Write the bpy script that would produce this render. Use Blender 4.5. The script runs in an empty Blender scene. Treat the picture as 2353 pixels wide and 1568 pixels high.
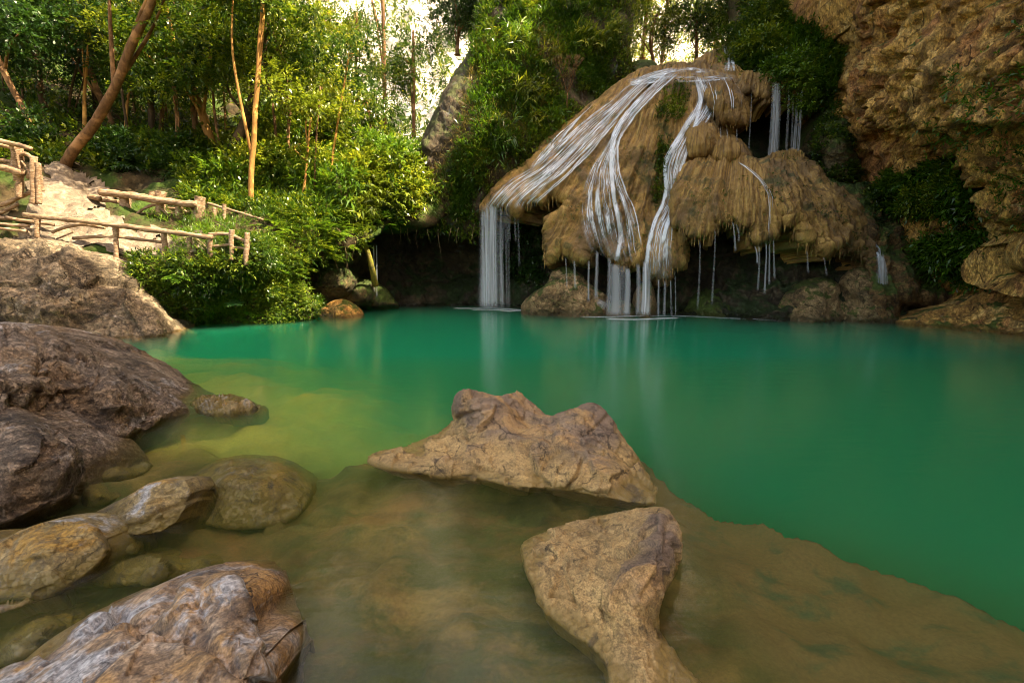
import bpy, math, random
import numpy as np
from math import radians, sin, cos, pi
from mathutils import Vector
C = bpy.context.scene.collection
SC = bpy.context.scene
rng = np.random.default_rng(7)
random.seed(7)

# ------------------------------------------------------------------ camera, sky, sun, exposure
K = 1045.0; CX, CY = 1176.0, 784.0
PITCH = radians(-8.92); CAMZ = 1.7
cd = bpy.data.cameras.new('camera'); cam = bpy.data.objects.new('camera', cd); C.objects.link(cam)
cam.location = (0, 0, CAMZ); cam.rotation_euler = (pi/2 + PITCH, 0, 0)
cd.sensor_width = 36; cd.lens = 36*K/2352; cd.clip_start = .05; cd.clip_end = 2000
SC.camera = cam
SUN_EL = radians(52); SUN_AZ = radians(-12)          # azimuth measured from +X towards +Y
sd_ = Vector((cos(SUN_EL)*cos(SUN_AZ), cos(SUN_EL)*sin(SUN_AZ), sin(SUN_EL)))
w = bpy.data.worlds.new('World'); SC.world = w; w.use_nodes = True
nt = w.node_tree; bg = nt.nodes['Background']; sk = nt.nodes.new('ShaderNodeTexSky')
sk.sky_type = 'NISHITA'; sk.sun_disc = False; sk.sun_elevation = SUN_EL
sk.sun_rotation = pi/2 - SUN_AZ; sk.air_density = 1.0; sk.dust_density = 3.5; sk.ozone_density = 0.4
wm = nt.nodes.new('ShaderNodeMix'); wm.data_type = 'RGBA'; wm.blend_type = 'MULTIPLY'; wm.inputs[0].default_value = 1; wm.inputs[7].default_value = (1.25, 1.0, .74, 1)   # the photograph's warm white balance
nt.links.new(sk.outputs[0], wm.inputs[6]); nt.links.new(wm.outputs[2], bg.inputs[0]); bg.inputs[1].default_value = 0.15
ld = bpy.data.lights.new('sun', 'SUN'); ld.energy = 5.0; ld.angle = radians(.55); ld.color = (1, .84, .58)
sun = bpy.data.objects.new('sun', ld); C.objects.link(sun)
sun.rotation_euler = sd_.to_track_quat('Z', 'Y').to_euler()
SC.view_settings.view_transform = 'Standard'; SC.view_settings.look = 'None'
SC.view_settings.exposure = 2.2; SC.view_settings.gamma = 1
SC.render.engine = 'CYCLES'
cy = SC.cycles
cy.max_bounces = 6; cy.diffuse_bounces = 4; cy.glossy_bounces = 3; cy.transmission_bounces = 4; cy.transparent_max_bounces = 24
cy.volume_bounces = 2; cy.caustics_reflective = False; cy.caustics_refractive = False; cy.use_denoising = True
cy.sample_clamp_indirect = 6; cy.pixel_filter_type = 'BLACKMAN_HARRIS'; cy.filter_width = .95

# ------------------------------------------------------------------ maths helpers
def rays(px, py):
    px = np.asarray(px, float); py = np.asarray(py, float)
    dx = (px-CX)/K; dy = (CY-py)/K
    return np.stack([dx, cos(PITCH) - dy*sin(PITCH), sin(PITCH) + dy*cos(PITCH)], -1)
def atY(px, py, Y):
    d = rays(px, py); t = np.asarray(Y)/d[..., 1]
    p = d*t[..., None]; p[..., 2] += CAMZ
    return p
def atZ(px, py, z):
    d = rays(px, py); t = (np.asarray(z)-CAMZ)/d[..., 2]
    p = d*t[..., None]; p[..., 2] += CAMZ
    return p
def YZ(px, py, z): return float(atZ(px, py, z)[1])     # the distance at which a ray meets height z
def zL(x, y, z): return (x, y, YZ(x, y, z))
def wy(px, py): return (px, py, YZ(px, py, 0.0))
def unproj(P):                                          # world -> reference coordinates
    x = P[..., 0]; y = P[..., 1]; z = P[..., 2]-CAMZ
    f = y*cos(PITCH)+z*sin(PITCH); u = -y*sin(PITCH)+z*cos(PITCH)
    return CX+K*x/f, CY-K*u/f

_pr = np.random.default_rng(3)
PERM = _pr.permutation(256); PERM = np.concatenate([PERM, PERM])
GR = _pr.normal(size=(256, 3)); GR /= np.linalg.norm(GR, axis=1)[:, None]
def pn(p):
    i = np.floor(p).astype(np.int64); f = p-i; i &= 255
    u = f*f*f*(f*(f*6-15)+10)
    r = 0
    for a in (0, 1):
        for b in (0, 1):
            for c in (0, 1):
                h = PERM[PERM[PERM[(i[:, 0]+a) & 255]+((i[:, 1]+b) & 255)]+((i[:, 2]+c) & 255)]
                g = GR[h]
                d = g[:, 0]*(f[:, 0]-a)+g[:, 1]*(f[:, 1]-b)+g[:, 2]*(f[:, 2]-c)
                r = r + d*(u[:, 0] if a else 1-u[:, 0])*(u[:, 1] if b else 1-u[:, 1])*(u[:, 2] if c else 1-u[:, 2])
    return r*1.6
def fbm(p, o=4, g=.5):
    s = 0; a = 1
    for k in range(o):
        s = s + a*pn(p + k*17.3); p = p*2.03; a *= g
    return s
def ridged(p, o=4, g=.5):
    s = 0; a = 1
    for k in range(o):
        s = s + a*(1-2*np.abs(pn(p + k*11.7))); p = p*2.03; a *= g
    return s
def facets(p, seed=0):                                  # broken-rock steps: distance to cell of a jittered lattice, flat-topped
    i = np.floor(p).astype(np.int64); best = np.full(len(p), 1e9); val = np.zeros(len(p))
    for a in (-1, 0, 1):
        for b in (-1, 0, 1):
            for c in (-1, 0, 1):
                q = i+[a, b, c]; h = PERM[PERM[PERM[(q[:, 0]+seed) & 255]+(q[:, 1] & 255)]+(q[:, 2] & 255)]
                o = q+.5+GR[h]*.45; d = ((p-o)**2).sum(1)
                m = d < best; best[m] = d[m]
                n = GR[(h*7+3) & 255]; v = ((p-o)*n).sum(1)*.9+(h/255.-.5)*.5; val[m] = v[m]
    return val
def tps(ctrl, vals):
    P = np.asarray(ctrl, float)/300.; n = len(P)
    def U(r2): return .5*r2*np.log(r2+1e-9)
    d2 = ((P[:, None]-P[None])**2).sum(-1)
    A = np.zeros((n+3, n+3)); A[:n, :n] = U(d2)+np.eye(n)*2e-3; A[:n, n] = 1; A[:n, n+1:] = P; A[n, :n] = 1; A[n+1:, :n] = P.T
    sol = np.linalg.lstsq(A, np.concatenate([vals, [0, 0, 0]]), rcond=1e-7)[0]
    def f(Q):
        Q = np.asarray(Q, float)/300.; out = np.empty(len(Q))
        for s in range(0, len(Q), 40000):
            q = Q[s:s+40000]; d = ((q[:, None]-P[None])**2).sum(-1)
            out[s:s+40000] = U(d)@sol[:n]+sol[n]+q@sol[n+1:]
        return out
    return f
def polydist(Q, poly):                                  # signed (inside +) distance and nearest point
    poly = np.asarray(poly, float); n = len(poly)
    best = np.full(len(Q), 1e18); near = np.zeros_like(Q); ins = np.zeros(len(Q), bool)
    for k in range(n):
        a = poly[k]; b = poly[(k+1) % n]; ab = b-a; L = ab@ab
        if L < 1e-12: continue
        t = np.clip(((Q-a)@ab)/L, 0, 1); pt = a+t[:, None]*ab; d = ((Q-pt)**2).sum(1)
        m = d < best; best[m] = d[m]; near[m] = pt[m]
        if a[1] != b[1]:
            c = ((a[1] > Q[:, 1]) != (b[1] > Q[:, 1])) & (Q[:, 0] < (b[0]-a[0])*(Q[:, 1]-a[1])/(b[1]-a[1])+a[0])
            ins ^= c
    d = np.sqrt(best)
    return np.where(ins, d, -d), near
def inside(px, py, poly):
    d, _ = polydist(np.stack([px, py], 1), poly); return d > 0
def sm(x, a, b):
    t = np.clip((x-a)/(b-a), 0, 1); return t*t*(3-2*t)
def smooth_poly(pts, closed=True, n=6):                 # Catmull-Rom
    P = np.asarray(pts, float); m = len(P); out = []
    for i in range(m if closed else m-1):
        p0, p1, p2, p3 = (P[(i-1) % m], P[i], P[(i+1) % m], P[(i+2) % m]) if closed else (P[max(i-1, 0)], P[i], P[i+1], P[min(i+2, m-1)])
        for k in range(n):
            t = k/n
            out.append(.5*((2*p1)+(-p0+p2)*t+(2*p0-5*p1+4*p2-p3)*t*t+(-p0+3*p1-3*p2+p3)*t**3))
    if not closed: out.append(P[-1])
    return np.array(out)
def jag(pts, sp, amp, seed=0):                          # hanging teeth along a lower edge
    r = random.Random(seed); out = []
    P = [Vector(p) for p in pts]
    for a, b in zip(P[:-1], P[1:]):
        L = (b-a).length; n = max(1, int(L/sp)); out.append(tuple(a))
        for k in range(n):
            q = a.lerp(b, (k+.5)/n); am = amp*r.uniform(.2, 1)**1.5
            out.append((q.x-sp*.22, q.y+am*.35)); out.append((q.x+r.uniform(-1, 1), q.y+am)); out.append((q.x+sp*.22, q.y+am*.3))
    out.append(tuple(P[-1])); return out

# ------------------------------------------------------------------ mesh / object helpers
def mk(name, V, F, mat=None, parent=None, attrs=None, smooth=True):
    me = bpy.data.meshes.new(name)
    V = np.asarray(V, np.float32); Fs = F if isinstance(F, list) else [F]
    Fs = [np.asarray(f, np.int32) for f in Fs if len(f)]
    me.vertices.add(len(V)); me.vertices.foreach_set('co', V.ravel())
    li = np.concatenate([f.ravel() for f in Fs]); tot = np.concatenate([np.full(len(f), f.shape[1], np.int32) for f in Fs])
    st = np.concatenate([[0], np.cumsum(tot)[:-1]]).astype(np.int32)
    me.loops.add(len(li)); me.loops.foreach_set('vertex_index', li)
    me.polygons.add(len(tot)); me.polygons.foreach_set('loop_start', st)
    me.update(calc_edges=True); me.validate()
    if smooth: me.polygons.foreach_set('use_smooth', np.ones(len(me.polygons), bool))
    for k, a in (attrs or {}).items():
        at = me.attributes.new(k, 'FLOAT', 'POINT')
        if len(a) == len(me.vertices): at.data.foreach_set('value', np.asarray(a, np.float32))
    if mat: me.materials.append(mat)
    o = bpy.data.objects.new(name, me); C.objects.link(o)
    if parent: o.parent = parent
    return o
def tag(o, label=None, cat=None, group=None, kind=None):
    if label: o['label'] = label
    if cat: o['category'] = cat
    if group: o['group'] = group
    if kind: o['kind'] = kind
    return o
def root_at(name, loc, label, cat, group=None):
    o = bpy.data.objects.new(name, None); C.objects.link(o); o.location = loc; o.empty_display_size = .1
    bpy.context.view_layer.update()
    return tag(o, label, cat, group)
def under(o, parent):                                   # parent a mesh built in world coordinates
    o.parent = parent; o.matrix_parent_inverse = parent.matrix_world.inverted(); return o
def vnormals(V, F):
    N = np.zeros_like(V); a, b, c, d = (V[F[:, k]] for k in range(4))
    fn = np.cross(c-a, d-b)
    for k in range(4):
        for j in range(3): N[:, j] += np.bincount(F[:, k], fn[:, j], len(V))
    return N/(np.linalg.norm(N, axis=1)[:, None]+1e-12)

class Surf: pass
SURF = {}
def relief(name, poly, ctrl, step=4, mat=None, disp=None, rim=20, thick=.4, pw=2.0, parent=None, skirt=(1.0, .6), flow=None, key=None, rimdisp=.35, attr=None):
    """A body whose outline and distances are known: a dense sheet of real points at their own distance, edges rolled
    back to give it thickness, closed by a rounded skirt behind it. All displacement is in metres in world space."""
    poly = np.asarray(poly, float)
    x0, y0 = poly.min(0)-step; x1, y1 = poly.max(0)+step
    xs = np.arange(x0, x1+step, step); ys = np.arange(y0, y1+step, step)
    gx, gy = np.meshgrid(xs, ys); Q = np.stack([gx.ravel(), gy.ravel()], 1)
    d, near = polydist(Q, poly); ins = d > 0
    nx, ny = len(xs), len(ys)
    idx = np.arange(nx*ny).reshape(ny, nx)
    q = np.stack([idx[:-1, :-1], idx[1:, :-1], idx[1:, 1:], idx[:-1, 1:]], -1).reshape(-1, 4)
    keep = ins[q].any(1); q = q[keep]
    Q2 = np.where(ins[:, None], Q, near); dd = np.maximum(d, 0)
    used = np.zeros(nx*ny, bool); used[q.ravel()] = True
    remap = -np.ones(nx*ny, int); remap[used] = np.arange(used.sum())
    F = remap[q]; U = Q2[used]; dd = dd[used]
    c = np.asarray(ctrl, float); f = tps(c[:, :2], 1./c[:, 2])
    inv = f(U); lo, hi = 1/(c[:, 2].max()*1.15), 1/(c[:, 2].min()*.88)
    Y = 1/np.clip(inv, lo, hi)
    t = np.clip(dd/rim, 0, 1); Y = Y + thick*(1-(1-(1-t)**pw)**(1/pw))
    V = atY(U[:, 0], U[:, 1], Y)
    N = vnormals(V, F)
    a = {}
    if flow is not None: a['s'], a['t'] = flow(U[:, 0], U[:, 1])
    if disp is not None:
        h = disp(V, U, a)
        V = V + N*(h*(rimdisp+(1-rimdisp)*t))[:, None]
        N = vnormals(V, F)
    S = Surf(); S.F = F; S.V = V; S.N = N; S.U = U; S.d = dd; S.x0, S.y0, S.step, S.nx, S.ny = x0, y0, step, nx, ny; S.remap = remap
    SURF[key or name] = S
    Vn, Fn = V, F
    if skirt:
        e = np.concatenate([F[:, [0, 1]], F[:, [1, 2]], F[:, [2, 3]], F[:, [3, 0]]])
        es = np.sort(e, 1); code = es[:, 0]*10**7+es[:, 1]
        _, inv_, cnt = np.unique(code, return_inverse=True, return_counts=True)
        be = e[cnt[inv_] == 1]; bv = np.unique(be); n0 = len(V)
        loc = -np.ones(len(V), int); loc[bv] = np.arange(len(bv))
        rings = [V]; cen = V.mean(0); out = V[bv]
        base = 0; prev = bv; prevoff = None
        T, H = skirt; allv = [V]; faces = [F]; cur = n0
        prev_idx = lambda vi: vi
        last = None
        for (a1, a2, sh) in ((.3, .1, .02), (.7, .35, .1), (1.0, 1.0, .22)):
            P = out.copy(); P[:, 1] += T*a1; P[:, 2] -= H*a2; P[:, 0] += (cen[0]-P[:, 0])*sh
            allv.append(P)
            A = be[:, 0] if last is None else last+loc[be[:, 0]]; B = be[:, 1] if last is None else last+loc[be[:, 1]]
            faces.append(np.stack([B, A, cur+loc[be[:, 0]], cur+loc[be[:, 1]]], 1)); last = cur; cur += len(P)
        Vn = np.concatenate(allv); Fn = np.concatenate(faces)
        a = {k: np.concatenate([v]+[v[bv]]*3) for k, v in a.items()}
    o = mk(name, Vn, Fn, mat, None, a)
    if parent: under(o, parent)
    S.obj = o
    return o
def on_surf(S, px, py):
    """world point of surface S shown at reference position (nearest grid point)."""
    ix = np.clip(np.round((np.asarray(px)-S.x0)/S.step).astype(int), 0, S.nx-1); iy = np.clip(np.round((np.asarray(py)-S.y0)/S.step).astype(int), 0, S.ny-1)
    k = S.remap[iy*S.nx+ix]
    bad = k < 0
    if bad.any():
        good = np.where(bad)[0]
        for g in good:
            k[g] = int(((S.U-[px[g], py[g]])**2).sum(1).argmin())
    return S.V[k], S.N[k]

def tube(P, R, n=8, cap=True, rough=.0, seed=0):
    P = np.asarray(P, float); R = np.broadcast_to(np.asarray(R, float), (len(P),))
    T = np.gradient(P, axis=0); T /= np.linalg.norm(T, axis=1)[:, None]+1e-9
    ref = np.array([0, 0, 1.]) if abs(T[0, 2]) < .8 else np.array([1., 0, 0])
    A = np.cross(T, ref); A /= np.linalg.norm(A, axis=1)[:, None]+1e-9; B = np.cross(T, A)
    th = np.linspace(0, 2*pi, n, endpoint=False)
    V = (P[:, None]+R[:, None, None]*(A[:, None]*np.cos(th)[None, :, None]+B[:, None]*np.sin(th)[None, :, None])).reshape(-1, 3)
    if rough:
        ctr = np.repeat(P, n, 0); dv = V-ctr
        V = ctr+dv*(1+rough*fbm(V*[6, 6, 3]+seed, 3))[:, None]
    i = np.arange(len(P)-1)[:, None]*n; j = np.arange(n)[None]
    F = np.stack([i+j, i+(j+1) % n, i+n+(j+1) % n, i+n+j], -1).reshape(-1, 4)
    if cap:
        m = len(V); V = np.concatenate([V, P[:1], P[-1:]])
        k = np.arange(n); a = (len(P)-1)*n
        F3 = np.concatenate([np.stack([(k+1) % n, k, np.full(n, m)], 1), np.stack([a+k, a+(k+1) % n, np.full(n, m+1)], 1)])
        return V, F, F3
    return V, F, np.zeros((0, 3), int)
def join(parts):
    V = []; F4 = []; F3 = []; o = 0
    for v, f, g in parts:
        V.append(v); F4.append(f+o); F3.append(g+o); o += len(v)
    return np.concatenate(V), [np.concatenate(F4), np.concatenate(F3)]
def limb(pts, r0, r1, seg=5):
    P = smooth_poly(pts, False, seg); return P, np.linspace(r0, r1, len(P))

# ------------------------------------------------------------------ leaves
def unit(v): return v/(np.linalg.norm(v, axis=-1, keepdims=True)+1e-9)
def leaves(B, D, Nn, L, W, fold=.18, droop=.12):
    n = len(B); D = unit(D); S = unit(np.cross(D, Nn)); Nn = unit(np.cross(S, D))
    L = np.broadcast_to(L, (n,))[:, None]; W = np.broadcast_to(W, (n,))[:, None]
    v0 = B; v1 = B+D*L*.45+S*W*.5+Nn*W*fold; v2 = B+D*L-Nn*L*droop; v3 = B+D*L*.45-S*W*.5+Nn*W*fold
    V = np.stack([v0, v1, v2, v3], 1).reshape(-1, 3)
    return V, np.arange(4*n).reshape(n, 4), np.repeat(rng.random(n), 4)
def twigs(P, O, k=7, tl=.35, L=.14, W=.055, spread=.9, up=.35, fold=.18, droop=.25):
    m = len(P); O = unit(O)
    side = unit(np.cross(O, rng.normal(size=(m, 3))))
    t = (np.arange(k)+1)/k
    Bc = P[:, None]+O[:, None]*(t[None, :, None]*tl)+side[:, None]*(np.sin(t*2)[None, :, None]*tl*.12)
    Bc[..., 2] -= (t**2)[None]*tl*.22
    sgn = np.where(np.arange(k) % 2 == 0, 1, -1)[None, :, None]
    D = O[:, None]*(.45+.5*t[None, :, None])+side[:, None]*sgn*spread*(1-.6*t[None, :, None])+rng.normal(size=(m, k, 3))*.22
    Nn = np.array([0, 0, 1.])*1.0+rng.normal(size=(m, k, 3))*.45+O[:, None]*up
    sc = rng.uniform(.65, 1.2, (m, k))
    V, F, T = leaves(Bc.reshape(-1, 3), D.reshape(-1, 3), Nn.reshape(-1, 3), (L*sc).ravel(), (W*sc).ravel(), fold, droop)
    tw = rng.random(m)
    T = np.clip(T*.45+np.repeat(tw, k*4)*.55, 0, 1)
    return V, F, T
def catl(L):
    V = []; F = []; T = []; o = 0
    for v, f, t in L: V.append(v); F.append(f+o); T.append(t); o += len(v)
    return np.concatenate(V), np.concatenate(F), np.concatenate(T)

# ------------------------------------------------------------------ materials
class NB:
    def __init__(s, name):
        s.m = bpy.data.materials.new(name); s.m.use_nodes = True; s.nt = s.m.node_tree; s.nt.nodes.clear()
        s.out = s.n('OutputMaterial')
    def n(s, t, **kw):
        x = s.nt.nodes.new('ShaderNode'+t)
        for k, v in kw.items(): setattr(x, k, v)
        return x
    def set(s, sock, v):
        if isinstance(v, bpy.types.NodeSocket): s.nt.links.new(v, sock)
        else: sock.default_value = v
    def pos(s): return s.n('NewGeometry').outputs['Position']
    def attr(s, a): x = s.n('Attribute'); x.attribute_name = a; return x.outputs['Fac']
    def mapv(s, v, sc=(1, 1, 1), loc=(0, 0, 0)):
        x = s.n('Mapping'); s.set(x.inputs['Vector'], v); x.inputs['Scale'].default_value = sc; x.inputs['Location'].default_value = loc; return x.outputs[0]
    def noise(s, v, scale, detail=6, rough=.55, dist=0):
        x = s.n('TexNoise'); s.set(x.inputs['Vector'], v); x.inputs['Scale'].default_value = scale; x.inputs['Detail'].default_value = detail
        x.inputs['Roughness'].default_value = rough; x.inputs['Distortion'].default_value = dist; return x.outputs['Fac']
    def vor(s, v, scale, feature='DISTANCE_TO_EDGE'):
        x = s.n('TexVoronoi', feature=feature); s.set(x.inputs['Vector'], v); x.inputs['Scale'].default_value = scale; return x.outputs['Distance']
    def ramp(s, f, stops):
        x = s.n('ValToRGB'); s.set(x.inputs[0], f); cr = x.color_ramp
        while len(cr.elements) < len(stops): cr.elements.new(.5)
        for e, (p, c) in zip(cr.elements, stops): e.position = p; e.color = (*c, 1) if hasattr(c, '__len__') else (c, c, c, 1)
        return x.outputs[0]
    def mix(s, f, a, b, mode='MIX'):
        x = s.n('Mix', data_type='RGBA', blend_type=mode); s.set(x.inputs[0], f)
        for i, v in ((6, a), (7, b)): s.set(x.inputs[i], (*v, 1) if isinstance(v, tuple) and len(v) == 3 else v)
        return x.outputs[2]
    def math(s, op, a, b=0, clamp=False):
        x = s.n('Math', operation=op, use_clamp=clamp); s.set(x.inputs[0], a); s.set(x.inputs[1], b); return x.outputs[0]
    def mr(s, v, a, b, c=0., d=1.):
        x = s.n('MapRange', interpolation_type='SMOOTHSTEP'); s.set(x.inputs[0], v)
        for i, k in enumerate((a, b, c, d)): x.inputs[i+1].default_value = k
        return x.outputs[0]
    def sep(s, v, k): x = s.n('SeparateXYZ'); s.set(x.inputs[0], v); return x.outputs[k]
    def bump(s, h, st, dist, nrm=None):
        x = s.n('Bump'); s.set(x.inputs['Height'], h); x.inputs['Strength'].default_value = st; x.inputs['Distance'].default_value = dist
        if nrm is not None: s.set(x.inputs['Normal'], nrm)
        return x.outputs[0]
    def principled(s, col, rough=.8, nrm=None, spec=.3, coat=0):
        x = s.n('BsdfPrincipled'); s.set(x.inputs['Base Color'], (*col, 1) if isinstance(col, tuple) else col); s.set(x.inputs['Roughness'], rough)
        x.inputs['Specular IOR Level'].default_value = spec
        if nrm is not None: s.set(x.inputs['Normal'], nrm)
        if coat: s.set(x.inputs['Coat Weight'], coat); x.inputs['Coat Roughness'].default_value = .25
        return x.outputs[0]
    def done(s, sh): s.nt.links.new(sh, s.out.inputs['Surface']); return s.m

def rock_mat(name, stops, scale=1.2, lichen=None, lich=(.55, .64), stain=(.05, .035, .03), orange=None, wet=.05, algae=(.20, .13, .03), moss=None, mossr=(.35, .6), bump=.6, bd=.04, rough=.8, fine=22, offs=0, stretch=(1, 1, 1), pits=.5, low=None):
    b = NB(name); p = b.mapv(b.pos(), stretch, (offs, offs*.7, 0))
    n1 = b.noise(p, scale, 9, .62, .8)
    col = b.ramp(n1, stops)
    n2 = b.noise(p, scale*.55, 7, .6, 1.5)
    if orange: col = b.mix(b.mr(n2, .50, .62), col, orange)
    n3 = b.noise(b.mapv(p, (1, 1, 1), (31, 7, 3)), scale*1.7, 10, .68, 1.2)
    col = b.mix(b.math('MULTIPLY', b.mr(n3, .56, .70), .75), col, stain)
    n5 = b.noise(b.mapv(p, (1, 1, 1), (5, 17, 9)), scale*1.1, 12, .72, .6)
    if lichen: col = b.mix(b.math('MULTIPLY', b.mr(n5, *lich), .8), col, lichen)
    if low:
        zl = b.math('ADD', b.sep(b.pos(), 2), b.math('MULTIPLY', b.math('SUBTRACT', b.noise(b.pos(), 3.5, 8, .65), .5), .22))
        lc = b.mix(b.mr(b.noise(p, 5, 9, .7), .4, .6), low, tuple(x*.62 for x in low)); col = b.mix(b.math('MULTIPLY', b.mr(zl, .10, .21, 1, 0), .85), col, lc)
    nf = b.noise(p, fine*3, 6, .7)
    wv = b.n('Mix', data_type='VECTOR'); wv.inputs[0].default_value = .10; b.set(wv.inputs[4], p); wn = b.n('TexNoise'); b.set(wn.inputs['Vector'], p); wn.inputs['Scale'].default_value = 2.5; wn.inputs['Detail'].default_value = 8; wn.inputs['Roughness'].default_value = .7; b.set(wv.inputs[5], b.mapv(wn.outputs['Color'], (3, 3, 3)))
    ck = b.mr(b.vor(wv.outputs[1], scale*1.5), .002, .022); ckm = b.mr(b.noise(p, scale*1.2, 4, .6), .50, .60); ck = b.math('SUBTRACT', 1, b.math('MULTIPLY', b.math('SUBTRACT', 1, ck), ckm))
    sp = b.mr(b.noise(p, fine*1.1, 9, .78), .40, .52)
    col = b.mix(b.math('MULTIPLY', b.math('SUBTRACT', 1, sp), .42), col, stain)
    col = b.mix(b.math('MULTIPLY', b.math('SUBTRACT', 1, ck), .8), col, tuple(x*.5 for x in stain))
    col = b.mix(.9, col, b.ramp(nf, [(.3, .45), (.7, 1.8)]), 'MULTIPLY')
    if moss:
        g = b.n('NewGeometry'); nz = b.sep(g.outputs['Normal'], 2)
        mm = b.mr(b.math('ADD', b.math('MULTIPLY', nz, .25), b.noise(p, scale*1.3, 8, .65)), *mossr)
        mc = b.mix(b.noise(p, 9, 8, .7), tuple(x*.45 for x in moss), tuple(min(1, x*1.7) for x in moss))
        col = b.mix(mm, col, mc)
    z = b.sep(b.pos(), 2)
    zz = b.math('ADD', z, b.math('MULTIPLY', b.math('SUBTRACT', b.noise(b.pos(), 5, 6, .6), .5), .35*max(wet, .05)*3))
    wetf = b.mr(zz, wet*.2, wet*1.6, 1, 0)
    sub = b.mr(z, -.06, .0, 1, 0)
    col = b.mix(b.math('MULTIPLY', wetf, .75), col, b.mix(b.mr(nf, .35, .65), algae, tuple(x*.45 for x in algae)))
    col = b.mix(sub, col, b.mix(.5, col, tuple(x*.8 for x in algae)))
    h = b.math('ADD', b.math('MULTIPLY', b.noise(p, fine*.35, 10, .68, .4), 1.0), b.math('MULTIPLY', b.noise(p, fine*1.6, 6, .7), .35))
    if pits:
        pv = b.n('Mix', data_type='VECTOR'); pv.inputs[0].default_value = .12; b.set(pv.inputs[4], b.mapv(p, (1, 1, 1.5))); nn_ = b.n('TexNoise'); b.set(nn_.inputs['Vector'], p); nn_.inputs['Scale'].default_value = fine*.15; b.set(pv.inputs[5], nn_.outputs['Color'])
        h = b.math('ADD', h, b.math('MULTIPLY', b.mr(b.vor(pv.outputs[1], fine*.35, 'F1'), .05, .5), pits*1.1))
        cav = b.mr(b.noise(b.mapv(p, (1, 1, 1.5), (11, 4, 6)), fine*.16, 8, .7, .8), .34, .47); h = b.math('ADD', h, b.math('MULTIPLY', cav, pits*1.6))
        col = b.mix(b.math('MULTIPLY', b.math('SUBTRACT', 1, cav), .7), col, stain)
    h = b.math('ADD', h, b.math('ADD', b.math('MULTIPLY', ck, .9), b.math('MULTIPLY', sp, .35)))
    nr = b.bump(h, bump, bd)
    ro = b.math('SUBTRACT', rough, b.math('MULTIPLY', wetf, .45))
    return b.done(b.principled(col, ro, nr, .35))

def foliage_mat(name, dark, mid, light, trans=.35, rough=.33):
    b = NB(name); t = b.attr('tint'); oi = b.n('ObjectInfo').outputs['Random']
    f = b.math('ADD', b.math('MULTIPLY', t, .75), b.math('MULTIPLY', oi, .25))
    f = b.math('ADD', f, b.math('MULTIPLY', b.math('SUBTRACT', b.noise(b.pos(), .55, 3, .5), .5), .9))
    col = b.ramp(f, [(.05, dark), (.5, mid), (.95, light)])
    pr = b.principled(col, rough, None, .45)
    tr = b.n('BsdfTranslucent'); b.set(tr.inputs[0], b.mix(.5, col, b.mix(1, col, (1.6, 1.5, .5), 'MULTIPLY')))
    mx = b.n('MixShader'); mx.inputs[0].default_value = trans
    b.nt.links.new(pr, mx.inputs[1]); b.nt.links.new(tr.outputs[0], mx.inputs[2])
    return b.done(mx.outputs[0])

def bark_mat(name, a, c, sc=3):
    b = NB(name); p = b.mapv(b.pos(), (3, 3, .6))
    n = b.noise(p, sc, 9, .65, .5); col = b.ramp(n, [(.3, a), (.7, c)])
    n2 = b.noise(b.pos(), 1.6, 5, .6); col = b.mix(b.mr(n2, .5, .65), col, tuple(min(1, x*1.7) for x in c))
    return b.done(b.principled(col, .85, b.bump(b.noise(p, sc*4, 8, .7), .7, .03), .2))
def wood_mat():
    b = NB('weathered_wood'); p = b.mapv(b.pos(), (1.0, 4, 6))
    n = b.noise(p, 4, 9, .65, .6); col = b.ramp(n, [(.3, (.07, .04, .022)), (.5, (.25, .16, .09)), (.7, (.52, .40, .29))])
    col = b.mix(b.mr(b.noise(b.pos(), 1.3, 6, .6), .55, .7), col, (.07, .045, .03))
    return b.done(b.principled(col, .8, b.bump(b.noise(p, 14, 8, .7), .8, .02), .25))

M = {}
M['boulder'] = rock_mat('boulder_rock', [(.25, (.05, .038, .027)), (.42, (.15, .112, .08)), (.58, (.31, .235, .17)), (.8, (.52, .45, .37))], 1.6, lichen=(.44, .41, .40), stain=(.04, .03, .028), orange=(.25, .17, .10), wet=.05, bump=1.0, bd=.06)
M['boulder_tan'] = rock_mat('boulder_rock_tan', [(.25, (.07, .05, .038)), (.45, (.17, .12, .085)), (.6, (.24, .165, .105)), (.8, (.36, .275, .195))], 1.6, lichen=(.27, .20, .14), stain=(.045, .033, .025), orange=(.36, .22, .09), low=(.43, .29, .115), pits=.5, fine=38, wet=.035, algae=(.28, .19, .05), bump=.55, bd=.012, offs=4)
M['boulder_grey'] = rock_mat('boulder_rock_grey', [(.25, (.07, .05, .035)), (.45, (.20, .135, .08)), (.6, (.34, .235, .145)), (.8, (.46, .40, .34))], 2.0, lichen=(.42, .43, .46), lich=(.48, .6), stain=(.05, .05, .065), orange=(.38, .22, .08), wet=.04, bump=.7, bd=.025, offs=9)
M['boulder_olive'] = rock_mat('boulder_rock_olive', [(.25, (.07, .05, .02)), (.45, (.17, .125, .045)), (.62, (.25, .185, .08)), (.8, (.33, .29, .22))], 3.0, lichen=(.33, .34, .36), lich=(.53, .63), stain=(.05, .045, .04), orange=(.27, .16, .03), wet=.07, algae=(.16, .12, .02), bump=.7, bd=.02, offs=2, rough=.6)
M['boulder_big'] = rock_mat('boulder_rock_pitted', [(.25, (.045, .032, .018)), (.42, (.15, .11, .066)), (.58, (.28, .215, .135)), (.8, (.34, .28, .19))], 1.0, lichen=(.36, .31, .26), lich=(.58, .7), stain=(.045, .035, .025), wet=.04, bump=1.0, bd=.10, fine=10, pits=.6)
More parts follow.
